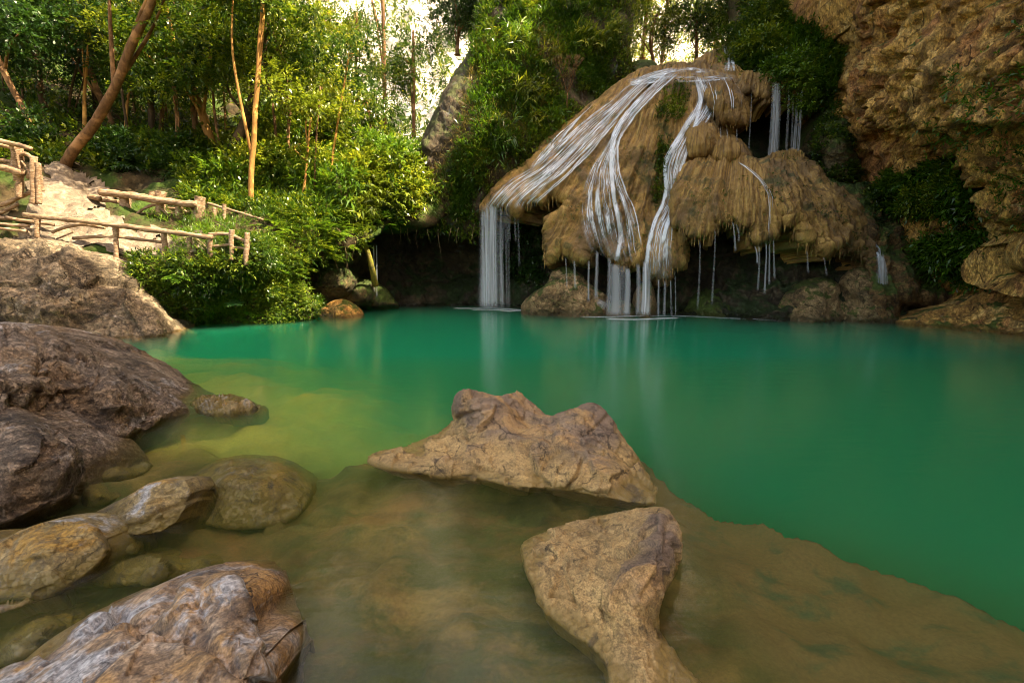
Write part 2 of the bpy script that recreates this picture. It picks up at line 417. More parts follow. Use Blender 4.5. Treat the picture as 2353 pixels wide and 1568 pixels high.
M['cliff'] = rock_mat('cliff_rock', [(.25, (.10, .05, .015)), (.40, (.33, .17, .04)), (.54, (.62, .35, .085)), (.8, (.80, .58, .24))], .8, lichen=(.50, .38, .20), lich=(.58, .7), stain=(.085, .05, .022), orange=(.42, .19, .06), wet=.1, moss=(.10, .13, .02), mossr=(.70, .80), bump=.9, bd=.12, fine=8, pits=.5, stretch=(1.3, 1.3, .65))
M['mossrock'] = rock_mat('mossy_rock', [(.25, (.03, .025, .012)), (.5, (.09, .07, .03)), (.8, (.19, .13, .055))], 1.2, stain=(.02, .02, .012), moss=(.055, .085, .012), mossr=(.48, .62), wet=.15, algae=(.06, .06, .015), bump=.9, bd=.08, fine=8)
M['cave'] = rock_mat('cave_rock', [(.25, (.012, .010, .006)), (.5, (.045, .034, .018)), (.8, (.11, .08, .04))], .9, stain=(.01, .01, .006), moss=(.02, .035, .008), mossr=(.52, .66), wet=.15, algae=(.02, .022, .01), bump=.9, bd=.1, fine=7, rough=.6)  # cave darkness put into the rock colour, beyond what its depth shades
M['slab'] = rock_mat('slab_rock', [(.25, (.025, .018, .01)), (.5, (.065, .045, .022)), (.8, (.13, .09, .045))], .8, stain=(.03, .025, .02), lichen=(.13, .14, .14), moss=(.06, .07, .015), mossr=(.55, .7), wet=.1, bump=.9, bd=.08, fine=8, stretch=(2, 2, .6))
M['path'] = rock_mat('path_gravel', [(.3, (.06, .045, .03)), (.5, (.17, .13, .09)), (.7, (.32, .26, .19))], 3, wet=.01, bump=.6, bd=.03, stain=(.12, .09, .06))

def travertine():
    b = NB('travertine'); s = b.attr('s'); t = b.attr('t'); p = b.pos()
    cv = b.n('CombineXYZ'); b.set(cv.inputs[0], b.math('MULTIPLY', s, 1.0)); b.set(cv.inputs[1], b.math('MULTIPLY', t, .16))
    st = b.noise(cv.outputs[0], 5, 9, .62, .5); st2 = b.noise(cv.outputs[0], 17, 7, .65, .3)
    col = b.ramp(st, [(.28, (.09, .05, .016)), (.45, (.29, .165, .04)), (.6, (.50, .31, .085)), (.78, (.64, .46, .18))])
    col = b.mix(b.mr(b.noise(p, .45, 5, .6, .6), .48, .64), col, (.20, .12, .045))
    col = b.mix(b.math('MULTIPLY', b.mr(st2, .56, .7), .5), col, (.40, .30, .19))
    col = b.mix(b.math('MULTIPLY', b.mr(b.noise(p, .9, 7, .65, .5), .54, .66), .8), col, (.05, .062, .014))
    col = b.mix(b.math('MULTIPLY', b.mr(b.noise(cv.outputs[0], 2.2, 5, .6, .4), .54, .66), .55), col, (.07, .045, .022))
    g = b.noise(p, 26, 7, .75)
    col = b.mix(.7, col, b.ramp(g, [(.3, .35), (.7, 1.45)]), 'MULTIPLY')
    h = b.math('ADD', b.math('MULTIPLY', b.noise(p, 9, 8, .75), .8), b.math('ADD', b.math('MULTIPLY', st2, .8), b.math('MULTIPLY', g, .35)))
    return b.done(b.principled(col, b.mr(st, .3, .7, .42, .8), b.bump(h, 1.0, .09), .4))
M['trav'] = travertine()
M['leaf'] = foliage_mat('leaf_green', (.008, .022, .003), (.045, .10, .008), (.28, .33, .02))
M['leaf_y'] = foliage_mat('leaf_yellow_green', (.04, .055, .004), (.12, .17, .012), (.36, .38, .03), .4)
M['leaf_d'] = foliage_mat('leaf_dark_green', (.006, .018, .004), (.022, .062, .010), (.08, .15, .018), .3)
M['leaf_f'] = foliage_mat('leaf_fresh_green', (.02, .055, .005), (.07, .15, .010), (.20, .29, .02), .4)
M['leaf_b'] = foliage_mat('leaf_blue_green', (.04, .10, .05), (.10, .20, .09), (.24, .36, .17), .25)
M['dry'] = foliage_mat('dry_grass', (.10, .07, .02), (.24, .18, .05), (.4, .32, .12), .3)
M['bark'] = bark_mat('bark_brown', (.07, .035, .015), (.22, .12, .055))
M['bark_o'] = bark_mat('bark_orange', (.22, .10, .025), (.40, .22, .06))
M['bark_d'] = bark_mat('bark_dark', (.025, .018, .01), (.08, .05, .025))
M['wood'] = wood_mat()
M['twig'] = bark_mat('twig_brown', (.05, .035, .02), (.14, .10, .05))
def soil():
    b = NB('forest_floor'); p = b.pos()
    col = b.ramp(b.noise(p, 1.2, 9, .65, .5), [(.3, (.018, .014, .007)), (.5, (.05, .036, .016)), (.7, (.11, .075, .035))])
    col = b.mix(b.mr(b.noise(p, .7, 6, .6), .45, .6), col, b.mix(b.noise(p, 12, 6, .7), (.01, .025, .004), (.06, .10, .012)))
    return b.done(b.principled(col, .9, b.bump(b.noise(p, 6, 9, .7), .8, .12), .2))
M['soil'] = soil()
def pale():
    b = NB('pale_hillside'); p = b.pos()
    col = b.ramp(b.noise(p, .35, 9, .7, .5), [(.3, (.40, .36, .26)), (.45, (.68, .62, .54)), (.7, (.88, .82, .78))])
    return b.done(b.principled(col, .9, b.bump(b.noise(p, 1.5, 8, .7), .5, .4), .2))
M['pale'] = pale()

# ------------------------------------------------------------------ pool: bed and water
SH = atZ(np.array([420, 560, 700, 850, 1010, 1250, 1470, 1600, 1800, 2050, 2352, 3000, 3200, 1600, 200, -900, -500, 100]),
         np.array([1010, 1045, 1085, 1052, 1000, 985, 1045, 1128, 1195, 1270, 1365, 1560, 2600, 3200, 3200, 1900, 1250, 1090]), -.15)[:, :2]
SH[-6:-2, 1] = [-1.5, -4, -4, -1.5]; SH[-6:-2, 0] = [6, 5, -5, -5]; SH[11] = [4.6, .9]
LEFTS = atZ(np.array([-300, 200, 260, 420, 560, 640, 760, 900, 900, 700, 420, 100, -500]),
            np.array([790, 782, 800, 812, 820, 838, 880, 930, 1000, 1090, 1060, 1100, 1200]), -.3)[:, :2]
def bed_depth(X, Y):
    Q = np.stack([X, Y], 1); d, _ = polydist(Q, SH); dl, _ = polydist(Q, LEFTS)
    P = np.stack([X, Y, X*0], 1)
    n = fbm(P*.9, 4)*.10+fbm(P*3.1+5, 3)*.03
    sh = .17+n+.08*sm(Y, 3.6, 2.0)+.05*sm(X, .8, 1.8)
    f = sm(d+.05*fbm(P*2, 3), -.22, .04)
    left = .36+n*1.2-.12*sm(-X, 1.2, 3.)
    fl = sm(dl+.4*fbm(P*.8+3, 3), -5.2, 1.3)
    deep = (1.5+1.3*sm(X, -1, 2))*(1-fl)+left*fl
    # rising shores
    shore = sm(Y, 20.5, 24)*2.4+sm(-X-.55*Y, 7.6, 10)*2.6+sm(X-.2*Y, 8.2, 11)*2.6
    return np.maximum(deep*(1-f)+sh*f-shore, -.8)
def axis(*segs):
    out = []
    for a, b_, s in segs: out.append(np.arange(a, b_, s))
    return np.concatenate(out)
def grid(xs, ys):
    gx, gy = np.meshgrid(xs, ys); n = len(xs); idx = np.arange(len(xs)*len(ys)).reshape(len(ys), n)
    F = np.stack([idx[:-1, :-1], idx[:-1, 1:], idx[1:, 1:], idx[1:, :-1]], -1).reshape(-1, 4)
    return gx.ravel(), gy.ravel(), F
X, Y, F = grid(axis((-26, -6, .35), (-6, 6, .04), (6, 26, .35)), axis((-6, .6, .3), (.6, 6, .035), (6, 12, .12), (12, 30, .35)))
D = bed_depth(X, Y)
P = np.stack([X, Y, X*0], 1)
crk = facets(P*[1.1, 1.5, 1]+9+.3*np.stack([pn(P*1.5), pn(P*1.5+7), P[:, 0]*0], 1))*.04+facets(P*[2.9, 3.4, 1]+3)*.016
crk = crk*(1-.75*sm(X, .9, 1.5))
V = np.stack([X, Y, -D-.03*ridged(P*1.7, 4)+crk], 1)
u_, v_ = unproj(V)
for pts, wd, dp in (([(690, 1292), (730, 1282), (770, 1290), (800, 1318), (850, 1305), (900, 1265), (912, 1238)], 5, .05), ([(550, 1210), (620, 1215), (690, 1190), (740, 1200), (830, 1185)], 6, .06), ([(1000, 1170), (1080, 1150), (1180, 1190)], 5, .03), ([(700, 1090), (740, 1130), (700, 1180)], 7, .05)):
    pz = np.asarray(pts, float); U_ = np.stack([u_, v_], 1)+np.stack([pn(P*6), pn(P*6+9)], 1)*6; bb = np.full(len(U_), 1e9)
    for p_, q_ in zip(pz[:-1], pz[1:]):
        ab = q_-p_; tt_ = np.clip(((U_-p_)@ab)/(ab@ab), 0, 1); bb = np.minimum(bb, np.hypot(*(U_-p_-tt_[:, None]*ab).T))
    V[:, 2] -= dp*np.exp(-(bb/wd)**2)
def bed_mat():
    b = NB('riverbed'); p = b.pos(); z = b.sep(p, 2); x = b.sep(p, 0)
    p2 = b.mapv(p, (1, 1.5, 1))
    col = b.ramp(b.noise(p2, 1.1, 9, .62, .3), [(.32, (.028, .026, .006)), (.44, (.075, .06, .014)), (.56, (.15, .105, .028)), (.72, (.25, .18, .055))])
    col = b.mix(b.mr(b.noise(b.mapv(p2, (1, 1, 1), (3, 8, 0)), 1.4, 10, .68, .3), .44, .60), col, (.055, .062, .014))
    col = b.mix(b.math('MULTIPLY', b.mr(b.noise(p2, .8, 8, .65, .4), .50, .66), .6), col, (.17, .08, .025))
    sand = b.mix(b.noise(p, 2, 6, .6), (.095, .066, .022), (.155, .108, .036))
    sand = b.mix(b.mr(b.noise(b.mapv(p, (1, 1.6, 1)), 1.5, 7, .65, .4), .50, .62), sand, (.05, .07, .028))
    col = b.mix(b.mr(b.math('ADD', x, b.math('MULTIPLY', b.noise(p, 2, 3), .4)), 1.3, 1.7), col, sand)
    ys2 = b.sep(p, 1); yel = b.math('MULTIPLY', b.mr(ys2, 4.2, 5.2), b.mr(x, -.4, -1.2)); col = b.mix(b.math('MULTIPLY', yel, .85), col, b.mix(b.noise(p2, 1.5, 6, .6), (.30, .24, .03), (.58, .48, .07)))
    col = b.mix(.55, col, b.ramp(b.noise(p, 45, 8, .75), [(.3, .45), (.7, 1.4)]), 'MULTIPLY')
    return b.done(b.principled(col, .8, b.bump(b.noise(p, 12, 9, .7), .5, .03), .2))
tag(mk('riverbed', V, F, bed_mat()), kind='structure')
g = mk('ground', [(-900, -900, -3.6), (900, -900, -3.6), (900, 900, -3.6), (-900, 900, -3.6)], np.array([[0, 1, 2, 3]]), M["soil"]); tag(g, kind='structure')

def water_mat():
    b = NB('pool_water'); p = b.pos()
    tr = b.n('BsdfTransparent'); tr.inputs[0].default_value = (1, 1, 1, 1)
    gl = b.n('BsdfGlossy'); gl.inputs['Roughness'].default_value = .15; gl.inputs[0].default_value = (1, 1, 1, 1)
    nr = b.bump(b.noise(b.mapv(p, (1, 3.2, 1)), 2.2, 5, .6, .4), .10, .05); b.set(gl.inputs['Normal'], nr)
    fr = b.n('Fresnel'); fr.inputs[0].default_value = 1.33; b.set(fr.inputs['Normal'], nr)
    bf = b.n('NewGeometry').outputs['Backfacing']
    fac = b.math('MULTIPLY', fr.outputs[0], b.math('SUBTRACT', 1, bf))
    m2 = b.n('MixShader'); b.set(m2.inputs[0], fac); b.nt.links.new(tr.outputs[0], m2.inputs[1]); b.nt.links.new(gl.outputs[0], m2.inputs[2])
    return b.done(m2.outputs[0])
def murk_mat():
    b = NB('milky_green_water')
    vs = b.n('VolumeScatter'); vs.inputs['Color'].default_value = (.035, .46, .27, 1); vs.inputs['Density'].default_value = .19; vs.inputs['Anisotropy'].default_value = 0
    va = b.n('VolumeAbsorption'); va.inputs['Color'].default_value = (.0, .68, .45, 1); va.inputs['Density'].default_value = .24
    ad = b.n('AddShader'); b.nt.links.new(vs.outputs[0], ad.inputs[0]); b.nt.links.new(va.outputs[0], ad.inputs[1])
    b.nt.links.new(ad.outputs[0], b.out.inputs['Volume']); b.m.cycles.homogeneous_volume = True
    return b.m
xs, ys_ = axis((-24, 24.1, .8)), axis((-6, 26.1, .8))
X, Y, F = grid(xs, ys_); nx_, ny_ = len(xs), len(ys_); MURK = murk_mat(); idx = np.arange(nx_*ny_).reshape(ny_, nx_)
tag(mk('water', np.stack([X, Y, X*0], 1), F, water_mat()), kind='structure')

def amber():
    b = NB('clear_amber_water'); vs = b.n('VolumeScatter'); vs.inputs['Color'].default_value = (.30, .42, .12, 1); vs.inputs['Density'].default_value = .16
    va = b.n('VolumeAbsorption'); va.inputs['Color'].default_value = (.55, .66, .35, 1); va.inputs['Density'].default_value = .5
    ad = b.n('AddShader'); b.nt.links.new(vs.outputs[0], ad.inputs[0]); b.nt.links.new(va.outputs[0], ad.inputs[1]); b.nt.links.new(ad.outputs[0], b.out.inputs['Volume']); b.m.cycles.homogeneous_volume = True
    return b.m
sx = [(-24, -6), (24, -6), (24, 9), (-24, 9)]
tag(mk('water', [(x, y, z) for z in (-.003, -1.2) for x, y in sx], np.array([[0, 1, 2, 3], [7, 6, 5, 4], [1, 0, 4, 5], [2, 1, 5, 6], [3, 2, 6, 7], [0, 3, 7, 4]]), amber(), smooth=False), kind='structure')
# the milky green body of the pool: three nested bodies, so that it thickens away from the clear shallows
from mathutils.geometry import tessellate_polygon
for q, line in enumerate((
    [(-900, 1010), (300, 1000), (420, 1000), (560, 1034), (700, 1070), (850, 1040), (1010, 995), (1250, 980), (1470, 1040), (1600, 1122), (1800, 1188), (2050, 1262), (2352, 1355), (3000, 1550)],
    [(-900, 955), (250, 940), (420, 935), (600, 965), (750, 1008), (880, 1008), (1010, 980), (1250, 962), (1475, 1022), (1610, 1098), (1815, 1162), (2075, 1236), (2376, 1322), (3000, 1505)],
    [(-900, 880), (250, 862), (420, 850), (620, 872), (780, 922), (900, 965), (1020, 962), (1250, 940), (1480, 1000), (1620, 1068), (1830, 1132), (2100, 1205), (2400, 1285), (3000, 1460)])):
    L2 = atZ(np.array([p[0] for p in line], float), np.array([p[1] for p in line], float), 0.)[:, :2]
    L2 = smooth_poly(L2, False, 4); L2 = np.concatenate([L2, [[24, L2[-1][1]], [24, 26], [-24, 26], [-24, L2[0][1]]]])
    n_ = len(L2); zt = -.004-.003*q; top = np.c_[L2, np.full(n_, zt)]; bot = np.c_[L2, np.full(n_, -3.3+.01*q)]
    tri = np.array(tessellate_polygon([[Vector((*p, 0)) for p in L2]])); a_ = L2[tri]; ar = (a_[:, 1, 0]-a_[:, 0, 0])*(a_[:, 2, 1]-a_[:, 0, 1])-(a_[:, 1, 1]-a_[:, 0, 1])*(a_[:, 2, 0]-a_[:, 0, 0]); tri[ar < 0] = tri[ar < 0][:, ::-1]
    k = np.arange(n_); k2 = (k+1) % n_; sg = (L2[:, 0]*np.roll(L2[:, 1], -1)-L2[:, 1]*np.roll(L2[:, 0], -1)).sum() > 0
    sd4 = np.stack([k, k+n_, k2+n_, k2], 1) if sg else np.stack([k, k2, k2+n_, k+n_], 1)
    tag(mk('water', np.concatenate([top, bot]), [sd4, np.concatenate([tri, tri[:, ::-1]+n_])], MURK, smooth=False), kind='structure')

# ------------------------------------------------------------------ hills and cliffs
def d_hill(V, U, a): return .35*fbm(V*.5, 4)+.12*ridged(V*1.2, 3)+.05*fbm(V*3, 3)
HILL_OUT = [(-1500, 860), (-1500, -900), (100, -500), (520, -260), (600, 40), (700, 230), (840, 345), (960, 370), (1060, 420), (1000, 520), (905, 512), (870, 540), (800, 570), (720, 600),
            (700, 650), (735, 725), (665, 741), (560, 746), (400, 760), (200, 800), (-200, 830)]
relief('hillside', smooth_poly(HILL_OUT, n=3), [(450, 745, 14.7), (660, 738, 15.2), (735, 720, 16.3), (560, 650, 14.3), (640, 570, 15.3), (700, 510, 16.6), (850, 490, 18.7), (960, 410, 21), (1050, 460, 21),
    (567, 596, 13.7), (440, 585, 13.5), (377, 587, 13.6), (267, 587, 13.6), (85, 535, 13.7), (0, 560, 13.6), (-300, 560, 13), (200, 500, 15), (288, 500, 15.5), (411, 512, 15.3), (500, 505, 15.6), (80, 458, 14.7), (0, 455, 14.6),
    (150, 385, 16.5), (-200, 380, 16), (400, 420, 18), (600, 440, 18.5), (150, 300, 20), (500, 330, 21.5), (700, 400, 21), (100, 150, 25), (500, 150, 28), (700, 200, 29), (0, -100, 31), (500, -150, 35),
    (-1000, 300, 14), (-1000, -300, 18), (-1000, 800, 9), (0, -600, 45), (300, 700, 13.3)], step=5, mat=M['soil'], disp=d_hill, rim=14, thick=.35, skirt=(1.5, .8), rimdisp=.1)
tag(SURF['hillside'].obj, kind='structure')
# sunlit far slopes seen through the trees
relief('hill', [(300, 500), (300, -500), (2400, -500), (2400, 230), (1700, 240), (1300, 300), (1000, 520)], [(600, 400, 44), (1000, 300, 46), (700, 0, 60), (1100, 0, 60), (1500, 200, 45), (1600, 50, 60), (2200, 100, 50), (1200, -400, 95)],
       step=16, mat=M['pale'], disp=lambda V, U, a: 1.5*fbm(V*.15, 5), rim=5, thick=.5, skirt=None)
tag(SURF['hill'].obj, kind='structure')

CL_OUT = [(955, 405), (965, 330), (1000, 250), (1045, 170), (1090, 92), (1110, 20), (1090, -160), (1460, -160), (1450, 60), (1452, 150), (1500, 200), (1500, 420), (1330, 520), (1190, 500), (1100, 540), (1000, 528), (905, 512), (900, 460)]
relief('cliff', smooth_poly(CL_OUT, n=4), [(960, 400, 20.6), (1000, 300, 21.2), (1090, 100, 24), (1200, -150, 27), (1300, 60, 23.5), (1420, 80, 24), (1400, 220, 23.2), (1300, 200, 22.2), (1220, 250, 21.4), (1100, 300, 20.9), (1100, 500, 20.6), (1250, 420, 20.8), (1330, 330, 21.8), (950, 490, 20.2), (1180, 120, 22.8), (1480, 300, 23), (1480, -100, 27), (1300, 500, 22)],
       step=4, mat=M['slab'], disp=lambda V, U, a: .35*fbm(V*.6, 4)+.2*facets(V*.6)+.08*ridged(V*[2.5, 2.5, .8], 3), rim=26, thick=1.0, skirt=(3, 1), key='cliff_left')
tag(SURF['cliff_left'].obj, kind='structure')
# dark grotto behind the left curtain of water and under the vegetated cliff
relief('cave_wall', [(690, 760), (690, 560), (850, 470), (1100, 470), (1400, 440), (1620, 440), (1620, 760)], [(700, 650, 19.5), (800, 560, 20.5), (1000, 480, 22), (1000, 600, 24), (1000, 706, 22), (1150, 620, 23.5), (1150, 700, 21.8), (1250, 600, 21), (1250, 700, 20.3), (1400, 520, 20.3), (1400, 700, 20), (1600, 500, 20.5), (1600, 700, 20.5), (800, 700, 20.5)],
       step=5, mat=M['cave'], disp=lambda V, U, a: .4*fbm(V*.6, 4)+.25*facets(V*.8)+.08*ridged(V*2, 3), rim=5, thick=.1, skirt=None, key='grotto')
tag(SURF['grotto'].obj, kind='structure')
def d_cliff(V, U, a):
    up = sm(U[:, 1], 420, 250)*sm(U[:, 0], 1930, 2040)
    h = -.45*sm(fbm(V*[.9, .9, 1.4]+2, 4), .12, .5)-.13*sm(fbm(V*[2.4, 2.4, 2.0]+6, 3), .1, .5)+.55*fbm(V*.45, 4)+.2*facets(V*[.8, .8, .6])+.09*facets(V*[1.6, 1.6, 2.0]+4)+.06*ridged(V*[1.6, 1.6, 1.3], 4)+.09*fbm(V*3.5, 4)
    st = ridged(V*[2.6, 2.6, .7]+3, 3); band = sm(U[:, 1], 60, 130)*sm(U[:, 1], 300, 240)
    st2 = ridged(V*[4.5, 4.5, .9]+8, 2)
    return h+.34*st*band*up+.20*st2*band*up+.10*up*st
RC_OUT = [(2080, -1300), (4200, -1300), (4200, 900), (2352, 800), (2050, 760), (1900, 720), (1850, 420), (1880, 330), (1905, 230), (1940, 120), (1962, 40), (1985, -60)]
relief('cliff', smooth_poly(RC_OUT, n=3), [(1900, -50, 19), (1960, 120, 18.2), (1940, 210, 18.4), (1900, 320, 19.8), (2100, 60, 14.8), (2100, 220, 14.6), (2010, 320, 17), (2200, 330, 13.6), (2200, 150, 13.2), (2352, 200, 11.2), (2352, 0, 11.2), (2550, 100, 9.2), (2352, 430, 11.4), (2230, 450, 13.6), (2140, 500, 15.4), (2050, 450, 17.4), (2100, 590, 16.2), (2250, 600, 14.2), (2352, 590, 12.4), (2550, 500, 9.8), (2550, 720, 9.6), (2320, 700, 13.6), (2150, 720, 17), (1900, 500, 19.5), (1900, 700, 18.5),
    (2000, -300, 18), (2352, -300, 11.8), (2100, -1000, 18), (2600, -1000, 11), (3200, 300, 5.4), (3200, -600, 6), (3200, 800, 5.4), (4100, 300, 3.4), (4100, -900, 4.2)], step=4.5, mat=M['cliff'], disp=d_cliff, rim=30, thick=1.2, skirt=(4, .5), key='cliff_right')
tag(SURF['cliff_right'].obj, kind='structure')
# unseen cliff wall added beside the viewer for shade, height stepped to shape it
ys = np.arange(-26, 21, .5); zs = np.arange(-2, 27, .5); gy, gz = np.meshgrid(ys, zs)
P = np.stack([12.4+0*gy.ravel()+.12*np.maximum(0, -gy.ravel()), gy.ravel(), gz.ravel()], 1)
P[:, 2] = -2+(P[:, 2]+2)/29*np.where(P[:, 1] < 7.2, 40, 40-np.clip(P[:, 1]-7.2, 0, 1)*11.5+3.5*sm(P[:, 1], 9, 11.5))
P[:, 0] += 3*sm(P[:, 1], 8.5, 11.5)
P[:, 0] += 1.0*fbm(P*.18, 4)+.5*facets(P*.5)-.09*P[:, 2]*0
n = len(ys); idx = np.arange(P.shape[0]).reshape(len(zs), n); F = np.stack([idx[:-1, :-1], idx[1:, :-1], idx[1:, 1:], idx[:-1, 1:]], -1).reshape(-1, 4)
tag(mk('cliff', P, F, M['cliff']), kind='structure')

# ------------------------------------------------------------------ travertine mound
mound = root_at('travertine_mound', (4.5, 17.5, 0), 'tall brown travertine mound of draped lobes that the waterfall runs over', 'rock formation')
def fan(cx, cy, ax=1.0):
    def f(u, v):
        dx = (u-cx)*ax; dy = v-cy; r = np.hypot(dx, dy)
        return np.arctan2(dx, dy+60)*9, r/60
    return f
def d_trav(amp=1., seed=0, big=.2):
    def f(V, U, a):
        s = a['s']; t = a['t']
        G = np.stack([s*1.0+.35*pn(V*.8)+.12*pn(V*3), t*.10, s*0+seed], 1)
        return amp*(big*fbm(V*.55+seed, 3)+.13*ridged(G*1.1, 3)+.055*ridged(G*3.2, 3)+.015*ridged(G*9, 2)+.08*fbm(V*2.2, 4)+.035*fbm(V*10, 3))
    return f
jl = jag([(1108, 490), (1135, 470), (1163, 467), (1190, 500), (1203, 467), (1224, 458), (1252, 470), (1262, 440), (1278, 455), (1303, 462)], 11, 26, 1)
jm = jag([(1250, 500), (1252, 560), (1258, 610), (1280, 588), (1292, 574), (1318, 592), (1347, 598), (1356, 572), (1382, 563), (1404, 592), (1435, 616), (1448, 600), (1470, 608), (1480, 590), (1497, 625), (1523, 642), (1540, 640), (1546, 612), (1571, 612), (1576, 590), (1577, 520)], 10, 18, 2)
DOME = [(1690, 165), (1640, 152), (1588, 147), (1549, 150), (1479, 156), (1448, 173), (1422, 191), (1388, 215), (1365, 235), (1330, 265), (1286, 292), (1246, 327), (1220, 366), (1172, 397), (1141, 428), (1110, 467)]+jl+[(1290, 480)]+jm+[(1600, 450), (1640, 350), (1700, 290), (1722, 230), (1720, 180)]
relief('dome', DOME, [(1549, 152, 22.5), (1640, 155, 22), (1479, 158, 22.4), (1422, 191, 22), (1365, 235, 21.6), (1286, 292, 21), (1220, 366, 20.6), (1141, 428, 20.2), (1110, 480, 20), (1160, 460, 19.4), (1250, 430, 18.8), (1500, 200, 20.6), (1640, 200, 20.6), (1400, 280, 20), (1350, 380, 18.9), (1260, 560, 18.2), (1350, 590, 17.5), (1430, 600, 17.3), (1400, 480, 17.9), (1480, 300, 19.2), (1490, 480, 18.2), (1520, 640, 17.0), (1560, 560, 17.1), (1560, 400, 18.4), (1600, 300, 19.3), (1700, 200, 20.8), (1690, 280, 20), (1300, 480, 18.5)],
       step=2.6, mat=M['trav'], disp=d_trav(1.1, 0), rim=13, thick=.5, parent=mound, skirt=(1.0, .1), flow=fan(1570, 90))
jr = jag([(2010, 585), (1990, 600), (1965, 575), (1940, 562), (1904, 577), (1882, 578), (1868, 552), (1845, 560), (1825, 515), (1795, 500), (1781, 540), (1750, 552), (1724, 552), (1722, 522), (1685, 506), (1645, 515), (1628, 540), (1600, 545), (1566, 524)][::-1], 10, 30, 3)[::-1]
LOBE = [(1540, 470), (1545, 420), (1566, 379), (1623, 357), (1680, 355), (1759, 371), (1830, 365), (1870, 385), (1895, 415), (1945, 445), (1975, 480), (2000, 530)]+jr+[(1545, 520)]
relief('lobe', LOBE, [(1566, 379, 18.4), (1680, 357, 18.6), (1800, 368, 18.6), (1880, 410, 18.2), (1960, 470, 17.4), (2005, 570, 16.4), (1940, 560, 15.8), (1850, 550, 15.5), (1720, 545, 15.5), (1600, 540, 16.0), (1550, 500, 16.9), (1600, 430, 17.0), (1700, 420, 16.5), (1820, 430, 16.4), (1900, 480, 16.4), (1700, 380, 17.6)],
       step=2.4, mat=M['trav'], disp=d_trav(1.1, 5, .10), rim=13, thick=.5, parent=mound, skirt=(1.4, .1), flow=fan(1700, 250, .9))
def tbulge(name, pts, ctrl, seed, fl, rim=26, thick=.8, mat='trav', sk=(1, .4), am=1.0, step=2.4, parent=mound):
    return relief(name, smooth_poly(pts, n=4) if seed >= 0 else pts, ctrl, step=step, mat=M[mat], disp=d_trav(am, abs(seed), .10), rim=rim, thick=thick, parent=parent, skirt=sk, flow=fl)
tbulge('bulge', [(1600, 185), (1640, 175), (1690, 182), (1712, 215), (1722, 257)]+jag([(1718, 290), (1690, 288), (1654, 286), (1635, 260)], 9, 14, 7)+[(1612, 230)], [(1660, 180, 20.6), (1610, 220, 19.9), (1720, 240, 20), (1660, 230, 19.1), (1690, 285, 18.9), (1640, 280, 19.1)], -7, fan(1650, 120))
SURF['bulge0'] = SURF['bulge']
tbulge('bulge', [(1580, 290), (1600, 278), (1640, 290), (1652, 330), (1640, 360), (1610, 372), (1575, 370), (1566, 330)], [(1600, 285, 18.9), (1570, 340, 18.5), (1610, 330, 17.9), (1650, 330, 18.6), (1610, 370, 18.2)], 8, fan(1610, 230))
tbulge('bulge', [(1625, 345), (1640, 318), (1670, 312), (1700, 325), (1725, 360), (1700, 378), (1640, 375)], [(1670, 313, 19), (1670, 345, 18), (1630, 360, 18.3), (1720, 360, 18.6)], 9, fan(1670, 260))
tbulge('ledge', [(1690, 168), (1720, 166), (1760, 174), (1800, 180), (1840, 198)]+jag([(1842, 212), (1815, 212), (1795, 205), (1770, 215), (1750, 222), (1725, 215), (1700, 210)], 8, 34, 11)+[(1690, 190)], [(1700, 168, 21), (1840, 200, 20), (1760, 178, 20.6), (1760, 215, 19.9), (1700, 210, 20), (1835, 212, 19.8)], -11, fan(1740, 60), rim=12, thick=.5)
def fringe(path, S, fl, seed, lmin=.08, lmax=.42, sp=3.2, rmax=.06):
    r = random.Random(seed); T = []; ss = []; tt = []
    for a, b in zip(path[:-1], path[1:]):
        L = math.hypot(b[0]-a[0], b[1]-a[1]); n = max(1, int(L/sp))
        for k in range(n):
            f = (k+r.random())/n; x = a[0]+(b[0]-a[0])*f+r.uniform(-2, 2); y = a[1]+(b[1]-a[1])*f-r.uniform(4, 14)
            p, nn = on_surf(S, np.array([x]), np.array([y])); p = p[0]+np.array([0, r.uniform(.0, .18), 0])
            ln = r.uniform(lmin, lmax)*r.random()**.6+.05; rad = r.uniform(.35, 1)*rmax; z = np.linspace(.16, -ln, 6)
            P = np.stack([p[0]+r.uniform(-.02, .02)*np.arange(6)*.5, np.full(6, p[1]), p[2]+z], 1)
            v, f4, f3 = tube(P, rad*np.array([.5, 1, .85, .62, .4, .12]), 6, True, .3, r.random()*50); T.append((v, f4, f3))
            s0, t0 = fl(np.array([x]), np.array([y])); ss.append(np.full(len(v), s0[0])+.02*np.arange(len(v)) % 3); tt.append(np.full(len(v), t0[0]))
    V, F = join(T); under(mk('fringe', V, F, M['trav'], None, {'s': np.concatenate(ss), 't': np.concatenate(tt)}), mound)
fringe([(1110, 488), (1135, 472), (1163, 469), (1190, 500), (1203, 470), (1224, 462), (1252, 474), (1262, 446), (1278, 458), (1303, 466)], SURF['dome'], fan(1570, 90), 1)
fringe([(1252, 560), (1258, 612), (1280, 590), (1292, 576), (1318, 594), (1347, 600), (1356, 574), (1382, 566), (1404, 594), (1435, 618), (1448, 602), (1470, 610), (1480, 592), (1497, 627), (1523, 644), (1540, 642), (1546, 614), (1571, 614), (1576, 592)], SURF['dome'], fan(1570, 90), 2, .05, .32)
fringe([(1566, 526), (1600, 548), (1628, 542), (1645, 518), (1685, 509), (1722, 526), (1724, 554), (1750, 554), (1781, 542), (1795, 503), (1825, 518), (1845, 562), (1868, 556), (1882, 580), (1904, 579), (1940, 566), (1965, 578), (1990, 602), (2010, 588)], SURF['lobe'], fan(1700, 250, .9), 3, .08, .5)
fringe([(1635, 262), (1654, 288), (1690, 290), (1718, 292), (1722, 262)], SURF['bulge'] if False else SURF['bulge0'], fan(1650, 120), 4, .05, .3)
